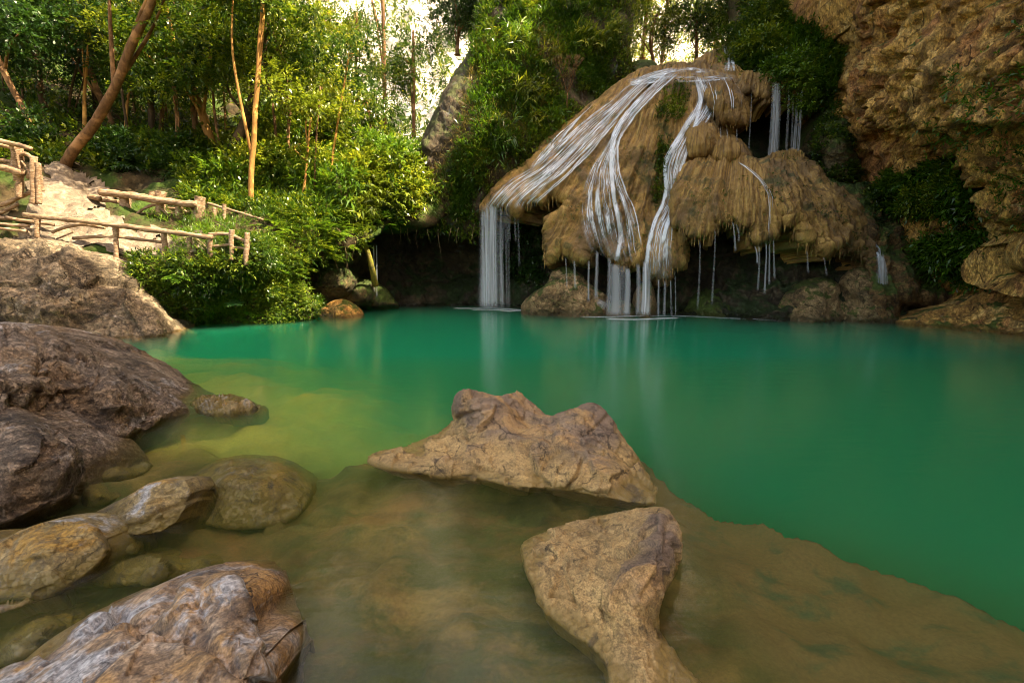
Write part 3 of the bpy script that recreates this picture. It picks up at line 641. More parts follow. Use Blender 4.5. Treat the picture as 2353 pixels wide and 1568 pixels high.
fringe([(1700, 212), (1725, 216), (1750, 223), (1770, 216), (1795, 206), (1815, 213), (1842, 213)], SURF['ledge'], fan(1740, 60), 5, .1, .6)
# cascade step at the very top
tbulge('crest', [(1580, 165), (1600, 140), (1640, 118), (1665, 100), (1692, 96), (1700, 130), (1705, 170), (1640, 180)], [(1600, 150, 22.3), (1680, 100, 25), (1690, 140, 23), (1650, 170, 22), (1700, 165, 22)], 12, fan(1680, 40), rim=14)
# small mossy mounds the right curtain lands on
tbulge('bulge', [(1755, 372), (1780, 352), (1800, 350), (1830, 345), (1850, 362), (1868, 392), (1840, 400), (1790, 395)], [(1800, 352, 19.4), (1840, 360, 19.2), (1800, 385, 18.6), (1860, 390, 18.8)], 14, fan(1810, 300), rim=14)
# dark hollow of the upper right and the cave wall under the big lobe
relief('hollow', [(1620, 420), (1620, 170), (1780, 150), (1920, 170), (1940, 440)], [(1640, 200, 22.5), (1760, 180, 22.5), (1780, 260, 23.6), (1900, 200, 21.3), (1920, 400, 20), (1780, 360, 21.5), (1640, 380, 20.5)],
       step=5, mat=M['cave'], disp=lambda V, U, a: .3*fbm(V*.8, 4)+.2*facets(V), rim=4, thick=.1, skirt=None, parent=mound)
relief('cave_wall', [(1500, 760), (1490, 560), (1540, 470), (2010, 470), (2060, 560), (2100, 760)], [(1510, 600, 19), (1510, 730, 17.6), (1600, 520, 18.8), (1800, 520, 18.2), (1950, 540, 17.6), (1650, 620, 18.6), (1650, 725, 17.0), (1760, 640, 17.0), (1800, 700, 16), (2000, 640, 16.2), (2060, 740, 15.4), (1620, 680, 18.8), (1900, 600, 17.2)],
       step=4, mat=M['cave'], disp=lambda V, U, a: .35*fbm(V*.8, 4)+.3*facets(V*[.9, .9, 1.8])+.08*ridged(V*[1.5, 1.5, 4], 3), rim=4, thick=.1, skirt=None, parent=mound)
# right-hand shoulder running down to the pool
SHO = [(1885, 412), (1930, 420), (1990, 425), (2030, 440), (2060, 500), (2110, 590), (2170, 650), (2215, 690), (2130, 706), (2070, 700), (2050, 745), (2000, 750), (1985, 600), (1950, 480)]
relief('shoulder', smooth_poly(SHO, n=4), [(1900, 415, 18.4), (2010, 430, 18), (1960, 480, 17), (2060, 520, 16.8), (2000, 560, 16.2), (2050, 640, 15.6), (2120, 620, 16.4), (2200, 685, 15.6), (2100, 690, 15.3), (2040, 740, 15.0)],
       step=3, mat=rock_mat('shoulder_rock', [(.25, (.045, .028, .012)), (.5, (.13, .075, .025)), (.75, (.24, .14, .05))], 1.1, stain=(.03, .024, .012), moss=(.05, .075, .01), mossr=(.55, .68), wet=.12, bump=.9, bd=.08, fine=9, algae=(.07, .06, .02)),
       disp=d_trav(1.1, 21, .25), rim=24, thick=.8, parent=mound, skirt=(1.5, .3), flow=fan(1980, 330))

# ------------------------------------------------------------------ boulders
def d_rock(big=.1, mid=.05, fac=.1, fs=1.5, seed=0, st=(1, 1, 1)):
    st = np.array(st)
    def f(V, U, a):
        Q = V*st
        w_ = V+np.stack([pn(V*.9*fs), pn(V*.9*fs+9), pn(V*.9*fs+21)], 1)*.22/fs
        return big*fbm(Q*fs*.5+seed, 3)+fac*facets(w_*st*fs+seed)+fac*.45*facets(w_*st*fs*2.3+seed+3)+mid*ridged(Q*fs*1.8+seed, 4)+mid*.35*fbm(Q*fs*7, 3)
    return f
def creased(f, lines):
    def g(V, U, a):
        h = f(V, U, a)
        for pts, wd, dp in lines:
            P = np.asarray(pts, float); best = np.full(len(U), 1e9)
            J = U+np.stack([pn(V*6), pn(V*6+9)], 1)*wd*.8
            for p, q in zip(P[:-1], P[1:]):
                ab = q-p; t = np.clip(((J-p)@ab)/(ab@ab), 0, 1); best = np.minimum(best, np.hypot(*(J-p-t[:, None]*ab).T))
            h = h-dp*np.exp(-(best/wd)**2)
        return h
    return g
def boulder(pts, ctrl, label, mat, dispf, step=4, rim=30, thick=.3, sk=(.5, .5), n=4, name='boulder', pw=2.0, group=None):
    o = relief(name, smooth_poly(pts, n=n), ctrl, step=step, mat=M[mat], disp=dispf, rim=rim, thick=thick, skirt=sk, key=label, pw=pw)
    return tag(o, label, name.replace('_', ' '), group)
boulder([(-420, 560), (-250, 520), (0, 548), (90, 537), (150, 548), (235, 582), (300, 612), (345, 655), (375, 700), (405, 745), (432, 768), (380, 800), (200, 830), (0, 860), (-420, 900)],
        [(0, 550, 13.2), (100, 542, 13.1), (240, 590, 13), (350, 670, 12.9), (425, 765, 12.3), (0, 650, 11.6), (150, 620, 12), (-300, 560, 12.5), (-300, 750, 10.6), (120, 700, 11.3), (300, 720, 11.9), (200, 778, 11.5), (0, 785, 11.1), (0, 850, 10.4), (380, 790, 11.4)],
        'largest pitted grey brown boulder below the log fence', 'boulder_big', d_rock(.35, .07, .30, .9, 3), 3.2, 40, .8, (2.5, 1.5))
boulder([(-350, 760), (-150, 740), (0, 740), (60, 742), (110, 755), (150, 780), (230, 810), (300, 850), (350, 880), (400, 910), (435, 945), (412, 966), (300, 1018), (205, 1046), (60, 1080), (-350, 1150)],
        [zL(0, 745, .98), zL(100, 755, .92), zL(230, 815, .63), zL(350, 885, .32), wy(430, 945), wy(300, 1010), wy(200, 1040), zL(100, 900, .55), zL(-200, 760, .9), zL(-200, 1000, .3), zL(100, 840, .78), zL(250, 920, .38), zL(0, 1000, .32), zL(60, 1090, -.12), zL(200, 960, .22), zL(400, 980, -.08), zL(0, 870, .75)],
        'brown ridged boulder with a grey peak, second from the fence', 'boulder', creased(d_rock(.10, .022, .09, 2.2, 11, (1, 1, 1.3)), [([(60, 745), (110, 800), (90, 860)], 14, .08), ([(230, 830), (330, 900), (400, 950)], 12, .05), ([(0, 850), (120, 850), (220, 890)], 12, .07)]), 3, 34, .4, (1.5, 1.0))
boulder([(-350, 940), (-150, 905), (0, 910), (60, 935), (110, 975), (160, 1015), (185, 1050), (193, 1090), (180, 1150), (100, 1195), (0, 1235), (-350, 1330)],
        [zL(0, 915, .58), zL(100, 975, .47), zL(178, 1050, .28), zL(190, 1100, .12), wy(170, 1155), wy(80, 1200), wy(0, 1230), zL(60, 1030, .45), zL(60, 1120, .24), zL(130, 1080, .28), zL(0, 1160, .2), zL(-200, 950, .5), zL(-200, 1200, .1), zL(-300, 1300, -.1)],
        'rounded reddish boulder cut by the left side, over the olive stone', 'boulder', d_rock(.07, .012, .055, 2.2, 17, (1, 1, 1.3)), 3, 30, .35, (1.0, .8))
boulder([(-600, 1700), (-200, 1620), (-60, 1565), (40, 1520), (110, 1465), (180, 1425), (250, 1385), (300, 1365), (360, 1340), (430, 1322), (480, 1316), (515, 1316), (545, 1340), (556, 1380), (580, 1440), (600, 1490), (625, 1540), (650, 1600), (660, 1900), (-600, 1950)],
        [(0, 1545, 1.75), (110, 1470, 1.9), (250, 1388, 2.02), (360, 1345, 2.08), (480, 1320, 2.1), (540, 1340, 2.02), (580, 1450, 1.78), wy(640, 1580), (300, 1470, 1.62), (430, 1450, 1.66), (520, 1480, 1.58), (200, 1568, 1.42), (400, 1580, 1.37), (0, 1750, 1.2), (300, 1800, 1.1), wy(655, 1800), (350, 1400, 1.86), zL(540, 1345, .26), zL(562, 1400, .24), zL(595, 1480, .21), zL(628, 1560, .17), zL(560, 1540, .3)],
        'large grey and tan boulder closest to the viewer', 'boulder_grey', creased(d_rock(.03, .004, .055, 2.2, 5), [([(235, 1390), (300, 1420), (370, 1450), (440, 1462), (520, 1510), (620, 1590)], 16, .045), ([(400, 1345), (390, 1400), (330, 1440)], 14, .04), ([(470, 1330), (455, 1400), (480, 1470)], 12, .025)]), 2.6, 14, .05, (.6, .6), pw=2.2)
boulder([(-200, 1300), (-80, 1240), (0, 1245), (70, 1212), (130, 1196), (180, 1195), (215, 1210), (240, 1235), (254, 1265), (225, 1310), (170, 1345), (100, 1375), (0, 1385), (-200, 1400)],
        [zL(0, 1248, .12), zL(140, 1200, .16), zL(230, 1235, .12), zL(250, 1270, .05), wy(190, 1325), wy(100, 1345), zL(100, 1280, .13), zL(0, 1310, .06), zL(-150, 1300, .08), zL(-150, 1380, -.05)],
        'olive grey rounded stone in the shallows, before the reddish boulder', 'boulder_olive', d_rock(.03, .006, .03, 3, 23), 2.6, 16, .08, (.5, .4))
boulder([(190, 1190), (240, 1165), (290, 1140), (340, 1110), (380, 1103), (425, 1103), (438, 1125), (432, 1160), (405, 1200), (370, 1222), (300, 1232), (240, 1222)],
        [zL(200, 1190, .03), zL(300, 1140, .12), zL(400, 1106, .18), zL(434, 1130, .14), zL(425, 1180, .03), wy(405, 1205), wy(330, 1226), wy(230, 1212), zL(330, 1160, .13), zL(400, 1150, .11), zL(300, 1195, .06)],
        'layered slanting slab of brown stone with a split front', 'boulder_olive', creased(d_rock(.012, .006, .02, 4, 29, (.5, 1, 2)), [([(245, 1222), (330, 1196), (380, 1165), (436, 1148)], 5, .025), ([(270, 1180), (340, 1140), (400, 1130)], 4, .025)]), 2.0, 3, .015, (.4, .3), n=1)
boulder([(440, 925), (470, 910), (520, 910), (560, 918), (590, 930), (605, 936), (570, 948), (500, 955), (455, 945)],
        [(450, 925, 5.7), (520, 912, 5.9), (600, 934, 5.6), (500, 935, 5.45), wy(500, 948), wy(460, 940), wy(580, 943)],
        'small flat dark stone out in the yellow green water', 'boulder_olive', d_rock(.05, .03, .07, 5, 31), 2, 8, .12, (.3, .3), n=2)
boulder([(430, 1130), (450, 1085), (500, 1055), (560, 1045), (630, 1052), (700, 1085), (720, 1120), (690, 1180), (620, 1210), (520, 1215), (440, 1190)],
        [(500, 1057, YZ(500, 1057, -.07)), (600, 1050, YZ(600, 1050, -.08)), (530, 1090, YZ(530, 1090, .015)), (590, 1110, YZ(590, 1110, .015)), (700, 1110, YZ(700, 1110, -.14)), (620, 1190, YZ(620, 1190, -.2)), (450, 1170, YZ(450, 1170, -.16)), (560, 1140, YZ(560, 1140, -.05)), (440, 1110, YZ(440, 1110, -.12)), (650, 1080, YZ(650, 1080, -.02))],
        'half sunk stone with a pale blue grey back', 'boulder_olive', d_rock(.02, .008, .02, 4, 37), 2.6, 14, .05, (.3, .3))
boulder([(-80, 1340), (0, 1330), (50, 1338), (100, 1355), (70, 1385), (0, 1405), (-80, 1420)], [(0, 1335, 2.48), (90, 1355, 2.45), wy(60, 1385), wy(0, 1400), (20, 1365, 2.38), (-60, 1400, 2.3)],
        'wet blue grey rock ledge low at the left side', 'boulder_grey', d_rock(.02, .01, .04, 5, 41), 2, 10, .06, (.3, .3))
# submerged stones
def sunk(pts, z, label, seed):
    P = np.array(pts, float); c = P.mean(0)
    ct = [(x, y, YZ(x, y, z-.12)) for x, y in pts]+[(c[0], c[1], YZ(c[0], c[1], z+.03)), (c[0]*.5+P[0][0]*.5, c[1]*.5+P[0][1]*.5, YZ(c[0]*.5+P[0][0]*.5, c[1]*.5+P[0][1]*.5, z))]
    boulder(pts, ct, label, 'boulder_olive', d_rock(.03, .01, .05, 3, seed), 3, 16, .08, (.3, .3), name='sunken_stone', group='stones lying under the shallow water')
sunk([(195, 1075), (260, 1058), (340, 1060), (335, 1085), (270, 1110), (200, 1110)], -.10, 'flat stone under water beside the reddish boulder', 51)
sunk([(190, 1115), (250, 1108), (285, 1130), (250, 1160), (190, 1165)], -.08, 'brown stone under water behind the slanting slab', 52)
sunk([(245, 1245), (300, 1235), (345, 1245), (340, 1265), (270, 1278)], -.07, 'small brown stone under water next to the olive stone', 53)
sunk([(205, 1310), (300, 1268), (420, 1280), (480, 1285), (478, 1315), (380, 1345), (230, 1345)], -.07, 'mossy flat slab under water behind the closest boulder', 54)
sunk([(-20, 1530), (30, 1440), (120, 1402), (200, 1405), (180, 1450), (100, 1500)], -.10, 'pale brown stone under water left of the closest boulder', 55)
sunk([(560, 1365), (590, 1350), (625, 1400), (620, 1450), (590, 1450)], -.12, 'dark stone under water right of the closest boulder', 56)
# the two big rocks in the middle
CR = [(845, 1050), (900, 1030), (960, 1012), (1015, 990), (1042, 965), (1040, 930), (1050, 902), (1075, 892), (1110, 897), (1140, 906), (1185, 900), (1212, 915), (1245, 942), (1275, 952), (1305, 944), (1350, 926), (1385, 940), (1410, 975), (1435, 1010), (1460, 1045), (1485, 1085), (1505, 1115), (1508, 1140), (1495, 1160), (1400, 1148), (1310, 1130), (1200, 1122), (1080, 1098), (950, 1085), (860, 1070)]
boulder(CR, [wy(850, 1050), wy(960, 1015), (1040, 968, 4.9), (1050, 905, 4.85), (1078, 895, 4.85), (1185, 902, 4.85), (1250, 945, 4.7), (1350, 928, 4.5), (1410, 978, 4.3), (1460, 1048, 3.95), (1500, 1118, 3.5),
    (870, 1058, YZ(870, 1058, .01)), (950, 1068, YZ(950, 1068, .03)), (1080, 1080, YZ(1080, 1080, .04)), (1200, 1098, YZ(1200, 1098, .05)), (1310, 1110, YZ(1310, 1110, .05)), (1400, 1122, YZ(1400, 1122, .05)), (1495, 1136, YZ(1495, 1136, .03)),
    (1080, 1094, YZ(1080, 1094, -.02)), (1310, 1128, YZ(1310, 1128, -.03)), (1480, 1155, YZ(1480, 1155, -.04)),
    (1120, 990, YZ(1120, 990, .17)), (1250, 1010, YZ(1250, 1010, .15)), (1270, 965, YZ(1270, 965, .24)), (1350, 1010, YZ(1350, 1010, .20)), (1400, 1060, YZ(1400, 1060, .12)), (1080, 930, YZ(1080, 930, .36)), (1170, 940, YZ(1170, 940, .32)), (1350, 960, YZ(1350, 960, .32)), (1000, 1030, YZ(1000, 1030, .08))],
    'twin peaked brown rock standing in the middle of the pool', 'boulder_tan', creased(d_rock(.02, .008, .075, 2.6, 61), [([(1045, 965), (1075, 948), (1125, 938)], 5, .05), ([(1338, 1050), (1330, 1085), (1305, 1120)], 3.5, .05), ([(1355, 1042), (1385, 1052)], 3.5, .04), ([(1255, 940), (1272, 975), (1262, 1010)], 12, .05), ([(1150, 905), (1190, 935), (1220, 975)], 6, .025), ([(1400, 950), (1360, 990), (1300, 1010)], 5, .025), ([(960, 1040), (1100, 1075), (1220, 1100)], 4, .012)]), 2.2, 9, .05, (.35, .6), n=3)
LR = [(1195, 1262), (1215, 1240), (1260, 1220), (1320, 1198), (1400, 1180), (1470, 1168), (1510, 1164), (1540, 1175), (1556, 1205), (1562, 1240), (1556, 1290), (1545, 1330), (1525, 1370), (1512, 1410), (1518, 1450), (1540, 1490), (1570, 1530), (1610, 1575), (1700, 1750), (1500, 1900), (1420, 1720), (1400, 1600), (1395, 1540), (1360, 1490), (1300, 1440), (1250, 1390), (1215, 1330)]
boulder(LR, [zL(1195, 1262, -.02), zL(1260, 1222, 0), zL(1400, 1182, .02), zL(1500, 1168, .10), zL(1540, 1180, .14), zL(1558, 1225, .10), zL(1530, 1240, .23), zL(1522, 1310, .215), zL(1498, 1370, .17), zL(1545, 1320, .02), zL(1470, 1430, .09), zL(1512, 1420, -.04),
    zL(1350, 1260, .07), zL(1260, 1280, .035), zL(1300, 1350, .04), zL(1400, 1400, .075), zL(1260, 1390, -.01), zL(1350, 1470, -.01), zL(1430, 1500, .04), zL(1500, 1540, .03), zL(1600, 1580, -.06), zL(1400, 1560, -.015), zL(1500, 1800, -.03), zL(1450, 1250, .13)],
    'flat tan rock with a dark broken edge in the shallows', 'boulder_tan', creased(d_rock(.02, .010, .04, 3.8, 71), [([(1480, 1205), (1440, 1250), (1400, 1265)], 6, .02), ([(1535, 1200), (1520, 1290), (1475, 1370)], 8, .03), ([(1320, 1225), (1290, 1300), (1330, 1400)], 5, .012)]), 2.4, 9, .07, (.12, .4), n=3)
# rocks at the foot of the fall
boulder([(1195, 705), (1215, 680), (1255, 655), (1270, 622), (1300, 612), (1340, 635), (1370, 662), (1395, 685), (1392, 730), (1340, 740), (1210, 735)], [(1200, 715, 17.9), (1300, 620, 18.2), (1390, 690, 17.8), (1300, 722, 17.2), (1270, 680, 17.3), (1340, 690, 17.2), (1300, 740, 16.7)],
        'brown rounded rock at the foot of the fall, left of the main stream', 'mossrock', d_rock(.2, .04, .15, 1.0, 81), 2.5, 16, .6, (1.2, .8))
SURF_o = SURF['brown rounded rock at the foot of the fall, left of the main stream'].obj
M['basebrown'] = rock_mat('foot_rock', [(.25, (.09, .06, .025)), (.5, (.24, .16, .07)), (.75, (.38, .28, .14))], 1.3, stain=(.04, .03, .015), moss=(.06, .08, .012), mossr=(.62, .72), wet=.2, algae=(.07, .055, .02), bump=.9, bd=.07, fine=9)
SURF_o.data.materials[0] = M['basebrown']
boulder([(1460, 735), (1462, 680), (1472, 652), (1490, 645), (1502, 665), (1508, 735)], [(1480, 650, 17.4), (1485, 690, 16.9), (1462, 725, 17.3), (1505, 725, 17.3), (1485, 735, 16.6)],
        'narrow upright rock under the main stream', 'basebrown', d_rock(.05, .03, .06, 1.5, 83), 2.4, 12, .4, (.8, .4))
boulder([(1385, 735), (1390, 705), (1420, 690), (1455, 700), (1468, 735)], [(1390, 728, 17.5), (1425, 695, 17.6), (1462, 728, 17.4), (1425, 720, 17.0), (1425, 735, 16.7)],
        'low wet rock where the centre stream lands', 'basebrown', d_rock(.08, .03, .08, 1.5, 88), 2.4, 10, .4, (.8, .4))
boulder([(1570, 735), (1580, 690), (1620, 665), (1680, 660), (1740, 690), (1755, 740), (1660, 742)], [(1580, 728, 18), (1650, 668, 18.2), (1745, 728, 17.2), (1660, 700, 17.5), (1660, 735, 16.6)],
        'dark mossy rock in the shadow under the right lobe', 'mossrock', d_rock(.15, .04, .15, 1.1, 89), 2.6, 16, .5, (1, .5))
boulder([(1750, 745), (1765, 705), (1800, 670), (1850, 645), (1900, 640), (1935, 660), (1945, 700), (1945, 748)], [(1760, 735, 16.6), (1800, 675, 16.6), (1900, 645, 16.2), (1870, 690, 15.3), (1860, 740, 15.0), (1945, 720, 15.6)],
        'broad olive brown rock below the right lobe', 'basebrown', d_rock(.15, .04, .12, 1.0, 85), 2.6, 18, .6, (1.2, .6))
boulder([(1925, 745), (1925, 690), (1930, 645), (1960, 615), (2000, 612), (2035, 635), (2055, 680), (2065, 748), (2000, 755)], [(1935, 700, 15.9), (1960, 620, 16.2), (2050, 680, 15.8), (1990, 670, 15.2), (1990, 745, 14.8), (2060, 740, 15)],
        'tall brown rock at the end of the right shoulder', 'basebrown', d_rock(.18, .04, .16, 1.1, 87), 2.6, 18, .6, (1.2, .6))
boulder([(2060, 742), (2110, 722), (2180, 705), (2250, 700), (2352, 690), (2700, 690), (2700, 840), (2352, 800), (2200, 772), (2100, 756)], [(2070, 745, 14.4), (2200, 706, 14), (2352, 695, 13), (2600, 700, 11), (2200, 740, 13.6), (2352, 740, 12.4), (2352, 768, 12), (2200, 755, 13.2), (2600, 780, 10), (2600, 830, 9)],
        'long low tan rock on the right shore', 'cliff', d_rock(.12, .05, .12, 1.2, 91, (1, 1, 2)), 3, 10, .4, (2, .6))
boulder([(2200, 705), (2235, 680), (2270, 660), (2310, 643), (2380, 635), (2600, 640), (2600, 730), (2352, 712)], [(2210, 700, 14.3), (2270, 662, 14.2), (2352, 640, 13.8), (2352, 690, 13.1), (2280, 690, 13.7), (2580, 700, 12), (2580, 645, 12.6)],
        'orange brown boulder lying on the right shore rock', 'cliff', d_rock(.12, .04, .12, 1.3, 93, (1, 1, 2)), 3, 16, .4, (1.5, .6))
boulder([(2330, 545), (2305, 575), (2312, 610), (2350, 625), (2500, 640), (2500, 520), (2370, 525)], [(2310, 580, 12.2), (2350, 540, 12), (2370, 580, 11.2), (2480, 600, 10.3), (2350, 620, 11.8), (2480, 530, 10.4)],
        'rounded brown rock bulging from the right cliff', 'cliff', d_rock(.12, .03, .1, 1.3, 95), 3, 16, .5, (1.0, .4))
boulder([(733, 728), (740, 708), (762, 692), (790, 688), (815, 700), (828, 715), (828, 735), (770, 738)], [(740, 722, 17.2), (780, 692, 17.3), (825, 715, 17.2), (785, 715, 16.6), (785, 735, 16.3)],
        'small orange brown stone at the water edge of the green bank', 'cliff', d_rock(.06, .03, .1, 1.8, 97), 2, 9, .35, (.8, .5))
boulder([(835, 700), (838, 665), (860, 650), (885, 662), (903, 685), (908, 702)], [(840, 695, 19.8), (862, 655, 19.8), (900, 690, 19.8), (870, 680, 19.2), (870, 702, 19)],
        'green algae mound under the thin trickle', 'mossrock', d_rock(.08, .03, .05, 1.5, 99), 2, 12, .4, (.8, .4))
for i, (pts, yy, lb) in enumerate([
    ([(690, 700), (690, 640), (715, 600), (760, 590), (800, 615), (815, 655), (790, 690), (740, 705)], 17.6, 'mossy dark boulder under the bank ferns'),
    ([(690, 610), (700, 560), (750, 530), (800, 540), (830, 580), (800, 620), (750, 630)], 18.2, 'mossy boulder hung with roots, upper one of the pair'),
    ([(790, 700), (800, 665), (830, 645), (855, 655), (865, 700)], 18.8, 'low mossy rock next to the green algae mound')]):
    c = np.mean(pts, 0)
    boulder(pts, [(x, y, yy+.5) for x, y in pts]+[(c[0], c[1], yy-.3)], lb, 'mossrock', d_rock(.25, .04, .2, 1.0, 101+i), 2.6, 22, .7, (1.5, .4))
boulder([(1872, 330), (1885, 270), (1905, 240), (1935, 235), (1970, 260), (1990, 310), (1995, 370), (1980, 410), (1930, 420), (1890, 405)], [(1880, 340, 19.2), (1930, 240, 19.4), (1990, 340, 19.2), (1930, 330, 18.2), (1930, 415, 18.4)],
        'upright mossy block between the right veil and the cliff', 'mossrock', d_rock(.15, .04, .15, 1.0, 105), 2.6, 26, .8, (1.5, .3))
boulder([(1450, 150), (1462, 140), (1490, 138), (1510, 148), (1500, 165), (1465, 168)], [(1460, 150, 23.6), (1500, 150, 23.5), (1480, 150, 23.2)], 'small dark rock at the crest beside the first stream', 'mossrock', d_rock(.05, .03, .05, 1.5, 107), 2, 8, .4, (.8, .4))

# ------------------------------------------------------------------ waterfalls
def veil_mat(name, dens, col=(.86, .92, 1.0), sx=9., ty=.35, lo=.38, hi=.72):
    b = NB(name); s = b.attr('s'); t = b.attr('t'); e = b.attr('edge')
    cv = b.n('CombineXYZ'); b.set(cv.inputs[0], s); b.set(cv.inputs[1], b.math('MULTIPLY', t, ty))
    n = b.noise(cv.outputs[0], sx, 5, .6, .15)
    a = b.math('MULTIPLY', b.mr(n, lo, hi), b.math('MULTIPLY', e, dens), True)
    df = b.n('BsdfDiffuse'); df.inputs[0].default_value = (*col, 1); tl = b.n('BsdfTranslucent'); tl.inputs[0].default_value = (*col, 1)
    m1 = b.n('MixShader'); m1.inputs[0].default_value = .35; b.nt.links.new(df.outputs[0], m1.inputs[1]); b.nt.links.new(tl.outputs[0], m1.inputs[2])
    tr = b.n('BsdfTransparent'); mx = b.n('MixShader'); b.set(mx.inputs[0], a)
    b.nt.links.new(tr.outputs[0], mx.inputs[1]); b.nt.links.new(m1.outputs[0], mx.inputs[2])
    return b.done(mx.outputs[0])
M['stream'] = veil_mat('stream_water', 1.5, sx=3.2, ty=.5, lo=.25, hi=.52)
M['veil'] = veil_mat('falling_water', .95, sx=4.5, ty=.05, lo=.22, hi=.8)
def film_mat():
    b = NB('silky_film'); s_ = b.attr('s'); t = b.attr('t'); e = b.attr('edge')
    cv = b.n('CombineXYZ'); b.set(cv.inputs[0], s_); b.set(cv.inputs[1], b.math('MULTIPLY', t, .055))
    n1 = b.noise(cv.outputs[0], 7, 3, .5, .5); n2 = b.noise(cv.outputs[0], 22, 4, .6, .4)
    cv2 = b.n('CombineXYZ'); b.set(cv2.inputs[0], s_); b.set(cv2.inputs[1], b.math('MULTIPLY', t, .35)); n3 = b.noise(cv2.outputs[0], 9, 5, .6, .6)
    a = b.math('MULTIPLY', b.mr(n1, .36, .68), b.math('ADD', .25, b.mr(n2, .40, .64)))
    a = b.math('MULTIPLY', a, b.math('ADD', .55, b.mr(n3, .35, .65, 0, .75)))
    a = b.math('MULTIPLY', a, b.math('MULTIPLY', e, 1.4), True)
    df = b.n('BsdfDiffuse'); df.inputs[0].default_value = (.86, .92, 1, 1); tl = b.n('BsdfTranslucent'); tl.inputs[0].default_value = (.86, .92, 1, 1)
    m1 = b.n('MixShader'); m1.inputs[0].default_value = .35; b.nt.links.new(df.outputs[0], m1.inputs[1]); b.nt.links.new(tl.outputs[0], m1.inputs[2])
    tr = b.n('BsdfTransparent'); mx = b.n('MixShader'); b.set(mx.inputs[0], a)
    b.nt.links.new(tr.outputs[0], mx.inputs[1]); b.nt.links.new(m1.outputs[0], mx.inputs[2])
    return b.done(mx.outputs[0])
M['film'] = film_mat()
M['drip'] = veil_mat('dripping_water', .62, sx=2, ty=.03, lo=-.3, hi=.5)
M['foam'] = veil_mat('foam_water', .9, (.85, .92, .97), sx=3, ty=1.0, lo=.2, hi=.62)
def ribbon(P, side, wid, seed, op, nc=5):
    """strip along points P (n,3), with side vectors and widths (n) in metres"""
    n = len(P); c = np.linspace(-.5, .5, nc)
    V = (P[:, None]+side[:, None]*(wid[:, None]*c[None])[..., None])
    L = np.concatenate([[0], np.cumsum(np.linalg.norm(np.diff(P, axis=0), axis=1))])
    s = np.broadcast_to((c[None]+.5)*np.maximum(wid.max(), .03)*6+seed, (n, nc)); t = np.broadcast_to(L[:, None]+seed*3, (n, nc))
    u = np.linspace(0, 1, n); e = (1-(2*np.abs(c))**2)[None]*(np.minimum(1, np.minimum(u/.06, (1-u)/.10+.02)))[:, None]*op
    i = np.arange(n-1)[:, None]*nc; j = np.arange(nc-1)[None]
    F = np.stack([i+j, i+j+1, i+nc+j+1, i+nc+j], -1).reshape(-1, 4)
    return V.reshape(-1, 3), F, s.ravel(), t.ravel(), e.ravel()
def rjoin(L):
    V = []; F = []; A = [[], [], []]; o = 0
    for v, f, s, t, e in L:
        V.append(v); F.append(f+o); o += len(v)
        for k, x in enumerate((s, t, e)): A[k].append(x)
    return np.concatenate(V), np.concatenate(F), {'s': np.concatenate(A[0]), 't': np.concatenate(A[1]), 'edge': np.concatenate(A[2])}
def surf_ribbon(Ss, pts, wpx, seed, op=1., off=.05, wob=1.5, n=40):
    """a run of water lying on the rock surfaces Ss along a course"""
    C_ = smooth_poly(pts, False, 8); L = np.concatenate([[0], np.cumsum(np.linalg.norm(np.diff(C_, axis=0), axis=1))])
    q = np.linspace(0, L[-1], max(8, int(L[-1]/5))); C_ = np.stack([np.interp(q, L, C_[:, 0]), np.interp(q, L, C_[:, 1])], 1)
    w1 = pn(np.stack([q*.02+seed*7.1, q*0, q*0+seed], 1)); w2 = pn(np.stack([q*.07+seed*3.1, q*0+4, q*0+seed], 1))
    C_[:, 0] += (w1*2.2+w2*1.0)*wob
    T = np.gradient(C_, axis=0); T /= np.linalg.norm(T, axis=1)[:, None]+1e-9; Nn = np.stack([-T[:, 1], T[:, 0]], 1)
    W = np.interp(np.linspace(0, 1, len(q)), np.linspace(0, 1, len(wpx)), wpx)*(1+.35*w2)
    nc = 7 if W.max() > 8 else 5; c = np.linspace(-.5, .5, nc)
    G = C_[:, None]+Nn[:, None]*(W[:, None]*c[None])[..., None]; g = G.reshape(-1, 2)
    Yv = np.full(len(g), np.inf)
    for S in Ss: Yv = np.minimum(Yv, front(S, g[:, 0], g[:, 1]))
    Yv = Yv.reshape(len(q), nc); row = np.isfinite(Yv).all(1)
    if row.sum() < 5: return None
    med = np.where(np.isfinite(Yv), Yv, np.nan); fill = np.nanmean(np.where(row[:, None], med, np.nan), axis=1) if False else None
    gi = np.where(row)[0]; lo, hi = gi[0], gi[-1]+1
    for k in range(nc): Yv[:, k] = np.interp(np.arange(len(q)), gi, Yv[gi, k])
    Yv = np.apply_along_axis(lambda v: np.convolve(np.pad(v, 1, 'edge'), [.25, .5, .25], 'valid'), 0, Yv)
    Yv = Yv[lo:hi]-off; G = G[lo:hi]
    P = atY(G[..., 0], G[..., 1], Yv); n = len(P)
    wm_ = (W[lo:hi]/K*Yv.mean(1))
    cen = P[:, nc//2]; L = np.concatenate([[0], np.cumsum(np.linalg.norm(np.diff(cen, axis=0), axis=1))])
    s = np.broadcast_to((c[None]+.5)*max(wm_.max(), .03)*6+seed, (n, nc)); t = np.broadcast_to(L[:, None]+seed*3, (n, nc))
    u = np.linspace(0, 1, n); e = (1-(2*np.abs(c))**2*.92)[None]*(np.minimum(1, np.minimum(u/.06, (1-u)/.06+.15)))[:, None]*op
    i = np.arange(n-1)[:, None]*nc; j = np.arange(nc-1)[None]
    F = np.stack([i+j, i+j+1, i+nc+j+1, i+nc+j], -1).reshape(-1, 4)
    return P.reshape(-1, 3), F, s.ravel(), t.ravel(), e.ravel()
